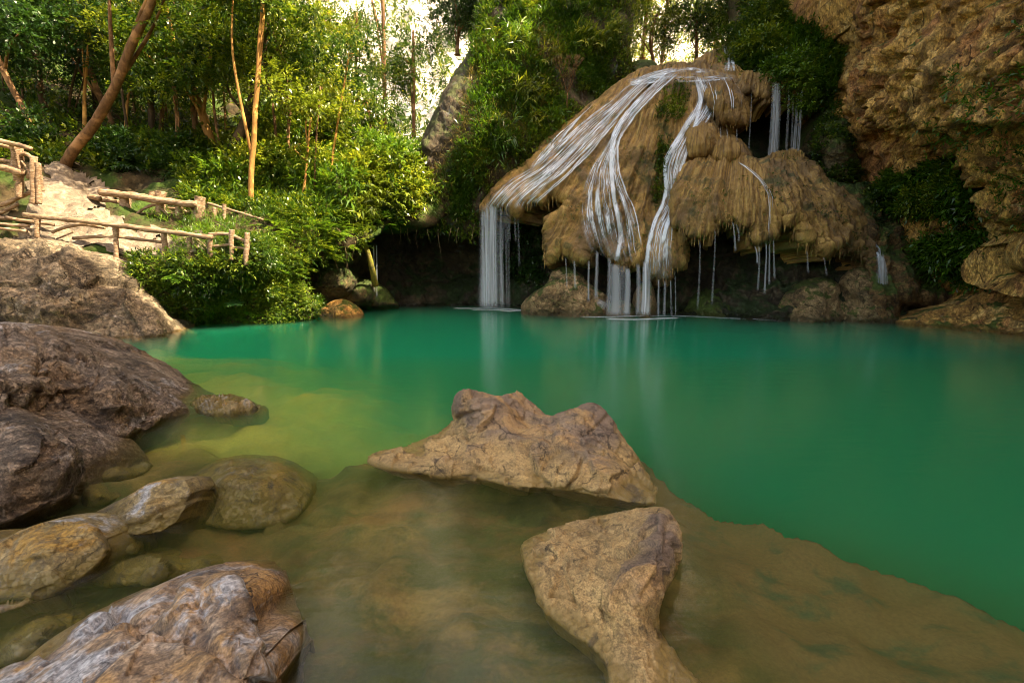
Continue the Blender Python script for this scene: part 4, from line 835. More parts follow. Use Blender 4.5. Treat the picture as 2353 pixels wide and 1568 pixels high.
def front(S, px, py):
    """nearest distance of surface S around a reference position"""
    if not hasattr(S, 'grid'):
        u, v = unproj(S.V); st = 3.0; S.gx, S.gy = u.min(), v.min(); nx = int((u.max()-u.min())/st)+3; ny = int((v.max()-v.min())/st)+3
        G = np.full((ny, nx), np.inf); np.minimum.at(G, (((v-S.gy)/st).astype(int)+1, ((u-S.gx)/st).astype(int)+1), S.V[:, 1])
        for _ in range(1):
            Pd = np.pad(G, 1, constant_values=np.inf); G = np.min([Pd[a:a+ny, b_:b_+nx] for a in range(3) for b_ in range(3)], 0)
        S.grid = G
    ny, nx = S.grid.shape; x = ((px-S.gx)/3+1).astype(int); y = ((py-S.gy)/3+1).astype(int)
    ok = (x >= 0) & (x < nx) & (y >= 0) & (y < ny)
    return np.where(ok, S.grid[np.clip(y, 0, ny-1), np.clip(x, 0, nx-1)], np.inf)
def sheet(Ss, A, B, seed, op=1., off=.05, sc=1., ns=44):
    """one thin film of water lying over the rock between two courses"""
    fr = np.linspace(0, 1, ns); cols = [between(A, B, f) for f in fr]
    nl = 90; G = np.stack([np.stack([np.interp(np.linspace(0, 1, nl), np.linspace(0, 1, 24), c[:, k]) for k in (0, 1)], 1) for c in cols], 1)
    G[..., 0] += 1.6*pn(np.stack([np.repeat(np.arange(nl)*.09, ns), np.tile(fr*3, nl), np.full(nl*ns, seed*1.)], 1)).reshape(nl, ns)
    g = G.reshape(-1, 2); Yv = np.full(len(g), np.inf)
    for S in Ss: Yv = np.minimum(Yv, front(S, g[:, 0], g[:, 1]))
    Yv = Yv.reshape(nl, ns)
    for k in range(ns):
        ok = np.isfinite(Yv[:, k])
        if ok.sum() < 3: return None
        Yv[:, k] = np.interp(np.arange(nl), np.where(ok)[0], Yv[ok, k])
    for ax in (0, 1): Yv = np.apply_along_axis(lambda v: np.convolve(np.pad(v, 1, 'edge'), [.25, .5, .25], 'valid'), ax, Yv)
    P = atY(G[..., 0], G[..., 1], Yv-off); cen = P[:, ns//2]; L = np.concatenate([[0], np.cumsum(np.linalg.norm(np.diff(cen, axis=0), axis=1))])
    s = np.broadcast_to(fr[None]*sc+seed, (nl, ns)); t = np.broadcast_to(L[:, None]+seed*3, (nl, ns)); u = np.linspace(0, 1, nl)
    e = (np.minimum(1, np.minimum(fr/.12, (1-fr)/.12))[None]**.7)*(np.minimum(1, np.minimum(u/.04, (1-u)/.22+.08)))[:, None]*op
    i = np.arange(nl-1)[:, None]*ns; j = np.arange(ns-1)[None]
    return P.reshape(-1, 3), np.stack([i+j, i+j+1, i+ns+j+1, i+ns+j], -1).reshape(-1, 4), s.ravel(), t.ravel(), e.ravel()
def between(A, B, f):
    a = smooth_poly(A, False, 6); b = smooth_poly(B, False, 6); n = 24
    ra = np.stack([np.interp(np.linspace(0, 1, n), np.linspace(0, 1, len(a)), a[:, k]) for k in (0, 1)], 1)
    rb = np.stack([np.interp(np.linspace(0, 1, n), np.linspace(0, 1, len(b)), b[:, k]) for k in (0, 1)], 1)
    return ra*(1-f)+rb*f
DM = SURF['dome']; LB = SURF['lobe']
def cascade(Ss, A, B, n, w, seed, label, name='waterfall_stream', span=(0, 1), op=1., extra=[], core=True):
    r = random.Random(seed); L = []
    wide = float(np.hypot(*(np.array(A[-1])-np.array(B[-1]))))/60
    SH_ = sheet(Ss, A, B, seed, op, sc=max(.25, wide)*1.1) if core else None
    n = int(n*(.28 if SH_ is not None else 1))
    for i in range(n):
        f = r.uniform(-.03, 1.03); P = between(A, B, f); a = r.uniform(*span)*.5 if r.random() < .5 else 0; b_ = r.uniform(.6, 1.) if r.random() < .5 else 1
        P = P[int(a*20):max(int(a*20)+6, int(b_*24))]
        g_ = r.random()**1.6
        L.append(surf_ribbon(Ss, P[::3], [w*(.25+1.0*g_), w*(.28+1.2*g_)*r.uniform(.7, 1.3), w*(.2+.8*g_)], seed+i*.37, op*(.25+.5*g_)*r.uniform(.6, 1.1), .05+r.random()*.02, r.uniform(.6, 2.4)))
    for e in extra: L.append(surf_ribbon(Ss, e[0], e[1], seed+50, op, .06, .8))
    V, F, A_ = rjoin([x for x in L if x is not None])
    o = mk(name, V, F, M['stream'], None, A_)
    if SH_ is not None:
        n0 = len(V); me = o.data; bpy.data.objects.remove(o)
        V = np.concatenate([V, SH_[0]]); F = np.concatenate([F, SH_[1]+n0]); A_ = {k: np.concatenate([A_[k], SH_[i]]) for k, i in (('s', 2), ('t', 3), ('edge', 4))}
        nf = len(F)-len(SH_[1]); o = mk(name, V, F, M['stream'], None, A_); o.data.materials.append(M['film'])
        mi = np.zeros(len(o.data.polygons), np.int32); mi[nf:] = 1; o.data.polygons.foreach_set('material_index', mi)
    return tag(o, label, 'waterfall')
cascade([DM], [(1545, 155), (1470, 175), (1400, 230), (1320, 290), (1230, 375), (1160, 418), (1112, 470), (1104, 492)], [(1560, 158), (1490, 195), (1425, 265), (1370, 335), (1310, 400), (1265, 440), (1240, 462), (1236, 474)], 44, 3.4, 1,
        'white strands of water fanning down to the left lip of the mound', op=.85)
cascade([DM], [(1365, 235), (1330, 268), (1275, 312), (1235, 358), (1215, 385)], [(1335, 268), (1318, 285), (1285, 325), (1250, 365), (1225, 385)], 8, 5, 2, 'short slide of water along the upper left edge of the mound')
cascade([DM], [(1530, 165), (1450, 240), (1395, 330), (1350, 400), (1330, 490), (1360, 590)], [(1560, 165), (1470, 250), (1420, 330), (1425, 410), (1460, 500), (1475, 605)], 26, 3.4, 3,
        'broad white stream down the centre of the brown mound', extra=[([(1480, 215), (1420, 290), (1405, 360), (1410, 450), (1425, 540), (1415, 600)], [10, 14, 10, 12])])
cascade([DM], [(1590, 170), (1600, 230), (1560, 300), (1525, 380), (1530, 460), (1490, 530), (1478, 640)], [(1625, 180), (1650, 240), (1600, 320), (1570, 380), (1560, 460), (1545, 540), (1545, 640)], 20, 3.6, 4,
        'white stream with a kink running down right of the mossy strip', extra=[([(1600, 185), (1608, 240), (1575, 290), (1530, 370), (1528, 450), (1500, 520), (1482, 620)], [9, 12, 9, 12]), ([(1610, 240), (1590, 310), (1565, 390), (1545, 470), (1520, 560)], [8, 9, 12])])
cascade([SURF['bulge0'], DM], [(1625, 180), (1640, 220), (1640, 270)], [(1680, 175), (1700, 210), (1705, 250)], 6, 2.2, 5, 'thin threads of water over the upper right bulge', core=False)
cascade([SURF['crest'], DM], [(1660, 108), (1665, 140), (1658, 165)], [(1690, 100), (1688, 140), (1690, 165)], 12, 5, 6, 'short bright chute at the very top of the fall')
cascade([DM], [(1440, 185), (1520, 158), (1600, 155), (1690, 170)], [(1450, 200), (1520, 190), (1610, 190), (1690, 185)], 12, 4, 8, 'sheet of water spilling across the flat top of the mound', op=.8)
cascade([LB], [(1690, 372), (1725, 400), (1755, 440), (1758, 500), (1752, 545)], [(1700, 372), (1740, 400), (1775, 450), (1775, 500), (1775, 545)], 6, 3, 9, 'thin stream down the face of the big right lobe', core=False)
cascade([SURF['shoulder']], [(1944, 474), (1955, 510), (1985, 545), (2010, 575), (2018, 640)], [(1948, 474), (1962, 510), (1998, 545), (2030, 580), (2028, 640)], 9, 5, 10, 'blue white stream down the right shoulder')
cascade([SURF['cliff_right'], SURF['shoulder']], [(2160, 610), (2185, 650), (2205, 690)], [(2166, 610), (2192, 650), (2222, 692)], 5, 4, 11, 'tiny trickle between the shoulder and the right shore')
def falls(specs, label, mat='veil', mm=1, wig=.05):
    L = []
    for i, (px, py, Y_, zb, w0, w1, op) in enumerate(specs):
        p0 = atY(px, py, Y_); n = 22; t = np.linspace(0, 1, n); z = p0[2]+(zb-p0[2])*t
        P = np.stack([np.full(n, p0[0])+.02*np.sin(t*3+i), p0[1]-.28*np.sqrt(t), z], 1)
        L.append(ribbon(P, np.broadcast_to([1., 0, 0], (n, 3)), np.linspace(w0, w1, n), i*3.7+px*.1, op, 9))
    V, F, A_ = rjoin(L)
    # keep streaks at full strength from the lip, fading into the pool
    return tag(mk('waterfall_veil', V, F, M[mat], None, A_), label, 'waterfall')
r_ = random.Random(5)
falls([(1112, 476, 19.8, 0, .22, .42, .9), (1118, 470, 19.75, 0, .12, .35, .9), (1130, 466, 19.6, 0, .26, .42, 1.0), (1139, 462, 19.55, 0, .12, .2, .7), (1152, 466, 19.4, 0, .12, .25, .5), (1165, 468, 19.3, 0, .2, .25, .25), (1126, 470, 19.7, 0, .9, 1.3, .3), (1106, 482, 19.85, 0, .1, .3, .5)]+
      [(1150+k*9, 475, 19.2, r_.uniform(.5, 2.5), .07, .12, .5) for k in range(0)]+[(1156+k*13+r_.uniform(-4, 4), 478, 19.2, r_.uniform(.8, 3), .06, .12, .25) for k in range(4)], 'soft white curtain dropping from the left lip into the pool')
falls([(x, y, Y_, z, w_, w_*1.5, o) for x, y, Y_, z, w_, o in [(1412, 605, 17.05, 0, .35, .7), (1440, 615, 17.0, 0, .2, .7), (1370, 575, 17.2, .6, .12, .5), (1352, 598, 17.2, .5, .08, .5), (1320, 598, 17.3, 1., .08, .4), (1300, 590, 17.5, 1., .06, .3), (1465, 605, 17, 0, .16, .5), (1398, 590, 17.1, 0, .15, .45), (1428, 610, 17.1, 0, .5, .25)]],
      'thin drips falling from the fringe of the centre stream', 'drip')
falls([(1484, 600, 16.7, .05, .28, .36, 1.1), (1478, 610, 16.75, .05, .16, .3, .9), (1525, 645, 16.75, 0, .1, .12, .7), (1512, 640, 16.8, 0, .1, .15, .5), (1540, 640, 16.8, 0, .06, .1, .5), (1550, 620, 16.9, 0, .04, .06, .4)], 'narrow veil dropping onto the upright foot rock')
falls([(1784, 186, 19.75, 4.9, .30, .5, .8), (1776, 190, 19.8, 5., .2, .3, .6), (1830, 198, 19.65, 5., .12, .22, .8), (1840, 200, 19.6, 5., .12, .2, .7), (1812, 200, 19.7, 5.2, .1, .15, .4), (1822, 200, 19.7, 5.2, .07, .12, .4)], 'pale twin veil falling across the dark upper hollow')
falls([(1654, 292, 18.75, 4.6, .05, .1, .5), (1668, 296, 18.7, 4.6, .05, .1, .4), (1690, 296, 18.8, 4.7, .05, .1, .35), (1725, 212, 19.8, 5.4, .05, .08, .3)], 'fine drips under the upper bulge', 'drip')
falls([(x, y, 15.45, z, .05, .10, o) for x, y, z, o in [(1732, 565, 1.9, .6), (1740, 560, 1., .4), (1757, 556, .9, .6), (1765, 556, 1.2, .5), (1775, 548, 1.4, .4), (1683, 510, 2.3, .5), (1690, 515, 2.6, .3), (1605, 550, .4, .25), (1640, 525, .5, .25), (1850, 575, 1.6, .3), (1890, 590, 1.5, .25)]], 'hair thin drips hanging below the big right lobe', 'drip')
falls([(2020, 585, 15.55, 1.15, .22, .45, 1.0), (2012, 588, 15.6, 1.4, .15, .3, .6)], 'blue white spout at the end of the shoulder stream')
falls([(859, 560, 19.4, .7, .06, .10, .7), (865, 560, 19.4, .5, .05, .10, .8)], 'thread of water over the green algae mound', 'drip')
falls([(2218, 660, 15.1, .25, .12, .2, .8)], 'short spout of the trickle near the right shore')
# water sheets spraying over rocks and foam lines on the pool
sr = []
KR = SURF['brown rounded rock at the foot of the fall, left of the main stream']
sr.append(surf_ribbon([KR], [(1262, 655), (1230, 662), (1205, 680), (1192, 708)], [10, 16, 22], 3.3, .7, .05, .3))
sr.append(surf_ribbon([KR], [(1370, 690), (1395, 705), (1410, 725)], [14, 20, 20], 4.3, .5, .05, .3))
V, F, A_ = rjoin([x for x in sr if x is not None]); tag(mk('waterfall_stream', V, F, M['foam'], None, A_), 'spray sliding off the rounded foot rock', 'waterfall')
SHEET = SURF['bulge']
def foam(path, wm, label, seed=1):
    P = atZ(np.array([p[0] for p in path], float), np.array([p[1] for p in path], float), .012)
    P = smooth_poly(P, False, 8); T = unit(np.gradient(P, axis=0)); side = unit(np.cross(T, [0, 0, 1.]))
    V, F, s, t, e = ribbon(P, side, np.full(len(P), wm), seed, .95)
    tag(mk('foam_line', V, F, M['foam'], None, {'s': s, 't': t, 'edge': e}), label, 'foam')
foam([(1040, 707), (1090, 708), (1140, 708), (1185, 711), (1200, 714)], .6, 'white foam under the left curtain')
foam([(1330, 727), (1400, 727), (1470, 725), (1560, 725), (1650, 729), (1790, 735)], .28, 'thin white foam line under the centre of the fall', 2)
foam([(1395, 731), (1430, 733), (1470, 733), (1510, 731), (1560, 729)], .4, 'churned white water where the main stream lands', 3)
foam([(1195, 712), (1172, 714), (1150, 712), (1120, 711), (1080, 711)], .45, 'soft white water beside the rounded foot rock', 4)

# ------------------------------------------------------------------ log fences
def log(root, nm, pts, Y_, r, seed=0, r1=None):
    P3 = [atY(x, y, Y_+dy) for (x, y, dy) in [(p if len(p) == 3 else (*p, 0)) for p in pts]]
    P, R = limb([tuple(p) for p in P3], r, r1 or r*.92, 7)
    R = R*(1+.10*pn(P*[3, 3, 3]+seed)); P = P+.02*np.stack([pn(P*1.5+seed), pn(P*1.5+seed+5), pn(P*1.5+seed+9)], 1)
    V, F, F3 = tube(P, R, 10, True, .34, seed)
    o = mk(nm, V, [F, F3], M['wood']); under(o, root); return o
def post(root, x, y0, y1, Y_, r, seed=0, lean=0):
    return log(root, 'post', [(x+lean, y0), (x, (y0+y1)/2), (x, y1+14)], Y_, r, seed)
f1 = root_at('log_fence', tuple(atY(300, 560, 13.4)), 'long lower fence of rough logs along the edge of the bank', 'fence')
log(f1, 'rail', [(57, 494, .15), (168, 505), (270, 518), (380, 532), (487, 545)], 13.3, .075, 1)
log(f1, 'rail', [(480, 538), (534, 537)], 13.5, .05, 2); log(f1, 'rail', [(534, 541), (566, 555)], 13.4, .05, 3)
log(f1, 'rail', [(120, 534), (150, 522), (190, 517), (240, 524)], 13.4, .045, 4); log(f1, 'rail', [(168, 547), (255, 543), (320, 550), (372, 556)], 13.45, .05, 5)
log(f1, 'rail', [(384, 573), (444, 573)], 13.45, .04, 6); log(f1, 'rail', [(480, 567), (530, 563)], 13.5, .04, 7); log(f1, 'rail', [(534, 568), (566, 571)], 13.4, .04, 8)
log(f1, 'rail', [(-40, 512), (66, 519)], 13.5, .05, 9); log(f1, 'rail', [(-40, 521), (60, 531)], 13.4, .045, 10); log(f1, 'rail', [(15, 500), (123, 516)], 13.6, .05, 11)
log(f1, 'rail', [(-40, 500), (20, 502), (60, 508)], 13.9, .06, 15); log(f1, 'rail', [(60, 548), (110, 552)], 13.6, .04, 16)
log(f1, 'brace', [(387, 572), (426, 546)], 13.5, .03, 12); log(f1, 'brace', [(444, 548), (466, 560), (480, 578)], 13.5, .03, 13); log(f1, 'brace', [(130, 548), (170, 532)], 13.5, .025, 14)
for x, a, c in ((85, 503, 532), (267, 522, 587), (377, 537, 587), (435, 545, 572), (483, 543, 578), (532, 528, 584), (567, 534, 596)): post(f1, x, a, c, 13.35, .07, x)
f2 = root_at('log_fence', tuple(atY(350, 500, 15.3)), 'upper log fence with a thick round top beam beside the path', 'fence')
log(f2, 'rail', [(230, 441), (300, 450), (380, 462), (452, 470)], 15.1, .115, 21); log(f2, 'rail', [(177, 455), (230, 459), (272, 464)], 15.3, .07, 22); log(f2, 'rail', [(205, 452), (232, 456)], 15.2, .09, 23)
log(f2, 'rail', [(477, 467), (515, 478), (555, 490), (605, 505)], 15.4, .05, 24, .03); log(f2, 'brace', [(303, 500), (325, 482), (345, 473), (362, 474), (378, 488), (392, 500)], 15.2, .045, 25)
log(f2, 'brace', [(385, 478), (420, 482), (445, 498)], 15.4, .04, 26); log(f2, 'brace', [(300, 485), (350, 492)], 15.4, .035, 27)
for x, a, c, r in ((288, 455, 500, .14), (411, 475, 515, .11), (369, 440, 482, .14), (459, 452, 506, .16), (168, 452, 500, .12), (492, 476, 500, .06), (515, 469, 494, .06), (445, 462, 492, .08), (350, 441, 452, .08)): post(f2, x, a, c, 15.25, r, x)
f3 = root_at('wooden_stair', tuple(atY(30, 455, 13.9)), 'sunlit wooden stair landing with railing at the left side', 'stair')
log(f3, 'rail', [(-120, 300), (0, 323), (70, 342)], 13.6, .07, 31); log(f3, 'rail', [(-120, 312), (0, 334), (30, 342)], 13.8, .06, 32); log(f3, 'rail', [(-120, 365), (0, 367), (32, 376)], 13.8, .05, 33)
log(f3, 'beam', [(-120, 375), (0, 384), (52, 398)], 13.7, .11, 34); log(f3, 'brace', [(48, 358), (60, 353), (72, 365), (72, 385), (62, 410)], 13.8, .05, 35)
log(f3, 'brace', [(50, 370), (68, 398)], 13.8, .035, 36); log(f3, 'brace', [(86, 375), (95, 410), (98, 440)], 14, .05, 37); log(f3, 'rail', [(0, 472), (40, 455), (75, 440)], 14, .06, 38); log(f3, 'rail', [(0, 490), (40, 470)], 14, .05, 39)
for x, a, c, r in ((40, 335, 402, .12), (30, 340, 378, .06), (46, 400, 440, .09), (78, 358, 455, .09), (88, 375, 455, .07), (-60, 330, 470, .1)): post(f3, x, a, c, 13.8, r, x)
HS = SURF['hillside']; pp_ = np.array(smooth_poly([(70, 500), (92, 430), (115, 385), (150, 372), (200, 400), (240, 436), (270, 470), (215, 512), (140, 530)], n=5))
ctr = HS.U[HS.F].mean(1)+np.stack([pn(HS.V[HS.F[:, 0]]*2), pn(HS.V[HS.F[:, 0]]*2+5)], 1)*22; kf = inside(ctr[:, 0], ctr[:, 1], pp_); Fp = HS.F[kf]; us = np.unique(Fp); mp = -np.ones(len(HS.V), int); mp[us] = np.arange(len(us))
nn_ = HS.N[us].copy(); nn_[(nn_*(HS.V[us]-[0, 0, CAMZ])).sum(1) > 0] *= -1
tag(mk('path', HS.V[us]+nn_*.06, mp[Fp], M['path']), kind='structure')
pp_ = np.array(smooth_poly([(60, 520), (200, 515), (330, 535), (470, 555), (500, 580), (400, 592), (250, 585), (60, 575)], n=5))
kf = inside(ctr[:, 0], ctr[:, 1], pp_) & ~kf; Fp = HS.F[kf]; us = np.unique(Fp); mp = -np.ones(len(HS.V), int); mp[us] = np.arange(len(us))
nn_ = HS.N[us].copy(); nn_[(nn_*(HS.V[us]-[0, 0, CAMZ])).sum(1) > 0] *= -1
tag(mk('path', HS.V[us]+nn_*.05, mp[Fp], M['path']), kind='structure')


# ------------------------------------------------------------------ plants: prototypes
HIDE = []
def bush_arrays(r, m, L, W, k=7, tl=.35, flat=.75, seed=0):
    nb = 6; cs = rng.normal(size=(nb, 3))*[.5, .5, .3]*r; cs[:, 2] += .55*r*flat
    which = rng.integers(0, nb, m); d = unit(rng.normal(size=(m, 3)))
    P = cs[which]+d*(rng.random(m)**.4*r*.5)[:, None]*[1, 1, flat]
    O = d+[0, 0, .45]
    return twigs(P, O, k, tl, L, W)
def stems_arrays(r, n=5, h=.8, rad=.02):
    T = []
    for i in range(n):
        a = rng.uniform(0, 2*pi); e = r*rng.uniform(.3, .8)
        T.append(tube(smooth_poly([(0, 0, -.15), (cos(a)*e*.3, sin(a)*e*.3, h*.45), (cos(a)*e, sin(a)*e, h)], False, 4), np.linspace(rad, rad*.35, 9), 5))
    return join(T)
def frond_arrays(nf, ln, L, W, k=12, up=.7):
    a = rng.uniform(0, 2*pi, nf); el = rng.uniform(.25, 1.1, nf)*up
    D = np.stack([np.cos(a)*np.cos(el), np.sin(a)*np.cos(el), np.sin(el)], 1)
    out = []
    t = (np.arange(k)+1)/k
    ll = ln*rng.uniform(.6, 1.1, nf)
    Bc = D[:, None]*(t[None, :, None]*ll[:, None, None]); Bc[..., 2] -= (t**2)[None]*ll[:, None]*.35
    side = unit(np.cross(D, [0, 0, 1.]))
    ax = D[:, None]+np.array([0, 0, -.7])*t[None, :, None]
    for sg in (-1, 1):
        Dl = ax*.75+side[:, None]*sg+rng.normal(size=(nf, k, 3))*.10
        sc = np.sin(np.clip(t, .12, .97)*pi)[None]*np.ones((nf, 1))
        out.append(leaves(Bc.reshape(-1, 3), Dl.reshape(-1, 3), (np.array([0, 0, 1.])+0*Dl).reshape(-1, 3), (L*sc).ravel(), np.full(nf*k, W)))
    return catl(out)
class Proto: pass
def proto(kind, arr, mat, stem=None, stemmat=None):
    p = Proto(); p.kind = kind
    V, F, T = arr; o = mk('foliage', V, F, M[mat], None, {'tint': T}, smooth=False); p.me = o.data; bpy.data.objects.remove(o)
    p.st = None
    if stem:
        o = mk('stem', stem[0], stem[1], M[stemmat or 'twig']); p.st = o.data; bpy.data.objects.remove(o)
    return p
def place(p, loc, s, rz, label, cat, group, tilt=(0, 0)):
    r = bpy.data.objects.new(p.kind, None); C.objects.link(r); r.empty_display_size = .1
    r.location = loc; r.scale = (s, s, s); r.rotation_euler = (tilt[0], tilt[1], rz); tag(r, label, cat, group)
    o = bpy.data.objects.new('foliage', p.me); C.objects.link(o); o.parent = r
    if p.st: o = bpy.data.objects.new('stem', p.st); C.objects.link(o); o.parent = r
    return r
BUSH = [proto('shrub', bush_arrays(1, 420, .17, .07, 7, .4), m, stems_arrays(.8, 6, .8)) for m in ('leaf', 'leaf', 'leaf_f', 'leaf_y', 'leaf_d', 'leaf_d')]
FERN = [proto('fern', frond_arrays(16, 1.0, .20, .05, 13), m, stems_arrays(.2, 2, .15)) for m in ('leaf', 'leaf_f')]
BAMB = [proto('bamboo_plant', twigs(*(lambda P, O: (P, O))(rng.normal(size=(60, 3))*[.30, .30, .22]+[0, 0, .5], unit(rng.normal(size=(60, 3)))+[0, 0, .35]), 7, .45, .38, .05, .8, .1, .1, .45), m, stems_arrays(.5, 9, 1.0, .014)) for m in ('leaf_f', 'leaf_y')]
STAR = [proto('leafy_plant', frond_arrays(26, .75, .26, .06, 5, 1.0), 'leaf_b', stems_arrays(.3, 3, .3))]
def pick(S, n, poly=None, dmin=0):
    U = S.U; m = S.d > dmin
    if poly is not None: m &= inside(U[:, 0], U[:, 1], poly)
    i = np.where(m)[0]
    return rng.choice(i, n, replace=len(i) < n) if len(i) else i
def scatter(protos, S, n, poly, smin, smax, label, cat, group, off=.0, tl=.3):
    for i in pick(SURF[S], n, poly, 2):
        p = SURF[S].V[i]; nn = SURF[S].N[i]
        if np.dot(nn, p-[0, 0, CAMZ]) > 0: nn = -nn
        place(random.choice(protos), tuple(p+nn*off), random.uniform(smin, smax), random.uniform(0, 6.28), label, cat, group, (-nn[1]*tl*-1, nn[0]*tl))
def cover(name, S, n, poly, mat, label, cat, L=.12, W=.045, k=6, tl=.25, up=.5, off=.02, dmin=2, clump=.0, droop=.25, grav=0.):
    S_ = SURF[S]; i = pick(S_, n, poly, dmin)
    if clump:
        keep = fbm(S_.V[i]*.8+7, 3) > -clump+rng.normal(size=len(i))*.12; i = i[keep]
    P = S_.V[i]+rng.normal(size=(len(i), 3))*(.03+.6*S_.step/K*S_.V[i][:, 1:2]); nn = S_.N[i].copy()
    flip = (nn*(P-[0, 0, CAMZ])).sum(1) > 0; nn[flip] *= -1
    O = nn*.8+[0, 0, up]+rng.normal(size=(len(i), 3))*.45
    V, F, T = twigs(P+nn*off, O, k, tl, L, W, droop=droop)
    return tag(mk(name, V, F, M[mat], None, {'tint': T}, smooth=False), label, cat, None, 'stuff')

# ground cover that nobody could count
cover('undergrowth', 'hillside', 11000, [(-400, 480), (100, 380), (300, 410), (600, 440), (960, 400), (700, 150), (600, -100), (-600, -200)], 'leaf', 'dense green undergrowth on the sunlit forest slope', 'undergrowth', .20, .085, 7, .5, clump=.15)
cover('undergrowth', 'hillside', 7000, [(430, 400), (700, 330), (960, 380), (960, 500), (700, 520), (600, 500), (430, 480)], 'leaf', 'green undergrowth behind the bank', 'undergrowth', .17, .06, 6, .4, clump=.0)
cover('undergrowth', 'hillside', 3800, [(300, 600), (560, 590), (600, 500), (880, 490), (860, 560), (700, 600), (640, 640), (480, 650), (340, 640)], 'leaf', 'green ferny cover hanging over the pool bank', 'undergrowth', .13, .035, 7, .30, clump=.3)
cover('moss', 'hillside', 9000, [(300, 620), (560, 600), (700, 590), (700, 690), (740, 740), (400, 760)], 'leaf', 'low mossy plants on the rounded bank above the water', 'moss', .05, .022, 7, .10, clump=.35)
cover('moss', 'hillside', 3000, [(300, 620), (560, 600), (700, 590), (700, 690), (740, 740), (400, 760)], 'leaf_f', 'bright moss cushions on the rounded bank above the water', 'moss', .06, .025, 7, .10, clump=.0)
cover('grass', 'hillside', 2600, [(290, 495), (560, 500), (700, 520), (600, 600), (420, 590), (400, 530)], 'leaf_f', 'short grass tufts around the log fences', 'grass', .16, .018, 5, .10, 1.0, clump=.2)
cover('undergrowth', 'cliff_left', 17000, [(1085, 60), (1110, -160), (1460, -160), (1455, 160), (1340, 330), (1200, 400), (1110, 540), (900, 520), (940, 430), (1040, 430), (1100, 250)], 'leaf', 'dense ferny plants covering the rock slope left of the fall', 'undergrowth', .12, .04, 7, .28, clump=.3)
cover('undergrowth', 'cliff_left', 12000, [(1090, 60), (1150, -60), (1420, 0), (1380, 260), (1240, 300), (1110, 500), (960, 500), (1080, 250)], 'leaf_f', 'lighter green leaves mixed over the rock slope left of the fall', 'undergrowth', .20, .045, 6, .4, clump=.05)
cover('grass', 'cliff_left', 2500, [(1100, 80), (1300, 60), (1300, 200), (1130, 420), (920, 500), (1050, 300)], 'dry', 'dry straw coloured grass on the rock slope left of the fall', 'grass', .30, .014, 5, .15, .9, clump=.0)
cover('undergrowth', 'grotto', 1500, [(1130, 470), (1250, 470), (1260, 660), (1150, 640)], 'leaf_d', 'dark leaves on the grotto wall behind the left curtain', 'undergrowth', .14, .06, 6, .25)
cover('undergrowth', 'cliff_right', 2200, [(2140, 330), (2352, 60), (2700, 0), (2700, 640), (2352, 620), (2250, 500), (2352, 300), (2250, 380)], 'leaf_f', 'scattered small plants on the ochre cliff', 'undergrowth', .15, .045, 6, .25, clump=.08)
cover('undergrowth', 'cliff_right', 2600, [(2040, 400), (2150, 380), (2230, 420), (2250, 470), (2230, 500), (2100, 495), (2045, 450)], 'leaf_f', 'dark bluish green leaves in the hollow of the cliff', 'undergrowth', .20, .07, 6, .35)
cover('undergrowth', 'cliff_right', 2400, [(2110, 560), (2230, 530), (2300, 560), (2320, 640), (2250, 650), (2150, 610)], 'leaf_f', 'dark green leaves low between cliff and shore', 'undergrowth', .18, .06, 6, .35)
cover('moss', 'dome', 1500, [(1515, 230), (1555, 200), (1580, 225), (1552, 300), (1535, 350), (1525, 440), (1510, 500), (1495, 440), (1505, 340), (1495, 290)], 'leaf', 'strip of green moss and herbs down the middle of the mound', 'moss', .08, .03, 6, .12, clump=.2)
cover('moss', 'lobe', 1500, None, 'leaf', 'tufts of moss on the big right lobe of the mound', 'moss', .06, .025, 6, .10, clump=-.22)
cover('moss', 'dome', 2200, None, 'leaf', 'scattered moss tufts over the brown mound', 'moss', .06, .025, 6, .10, clump=-.25)
cover('moss', 'shoulder', 900, [(1970, 430), (2050, 470), (2080, 560), (2000, 550)], 'leaf_d', 'dark green moss tufts on the right shoulder', 'moss', .07, .03, 6, .08, clump=.05)
cover('moss', 'upright mossy block between the right veil and the cliff', 2200, None, 'leaf', 'small leaves covering the upright mossy block', 'moss', .10, .04, 6, .15, clump=.25)

cover('undergrowth', 'hill', 9000, [(520, 420), (560, -200), (1120, -200), (1080, 200), (980, 420)], 'leaf', 'loose foliage on the bright far slope', 'undergrowth', .42, .18, 7, 1.0, clump=-.05)
cover('undergrowth', 'hill', 2500, [(1440, 160), (1440, -100), (1720, -100), (1720, 120), (1600, 160)], 'leaf_y', 'loose foliage behind the crest of the fall', 'undergrowth', .35, .15, 7, .9, clump=-.02)
# vegetation masses right of the top: a wooded knoll
relief('knoll', smooth_poly([(1690, 175), (1685, 110), (1715, 40), (1720, -120), (1970, -160), (1975, 60), (1950, 140), (1930, 240), (1860, 215), (1780, 175)], n=4), [(1700, 160, 22), (1720, 20, 24), (1800, -100, 25), (1950, -100, 22), (1930, 100, 20.4), (1880, 210, 20.2), (1780, 165, 21.2), (1800, 60, 22.2)], step=5, mat=M['mossrock'], disp=lambda V, U, a: .4*fbm(V*.6, 4), rim=20, thick=1, skirt=(2, .5))
tag(SURF['knoll'].obj, 'dark mossy knoll overhanging the right side of the crest', 'rock outcrop')
cover('undergrowth', 'knoll', 9000, None, 'leaf', 'thick green creepers over the knoll beside the crest', 'undergrowth', .15, .055, 7, .4, clump=.5)
cover('undergrowth', 'knoll', 2500, [(1700, 180), (1760, 60), (1930, 20), (1930, 240)], 'leaf_f', 'bright fern leaves on the knoll beside the crest', 'undergrowth', .22, .05, 7, .45, clump=.0)

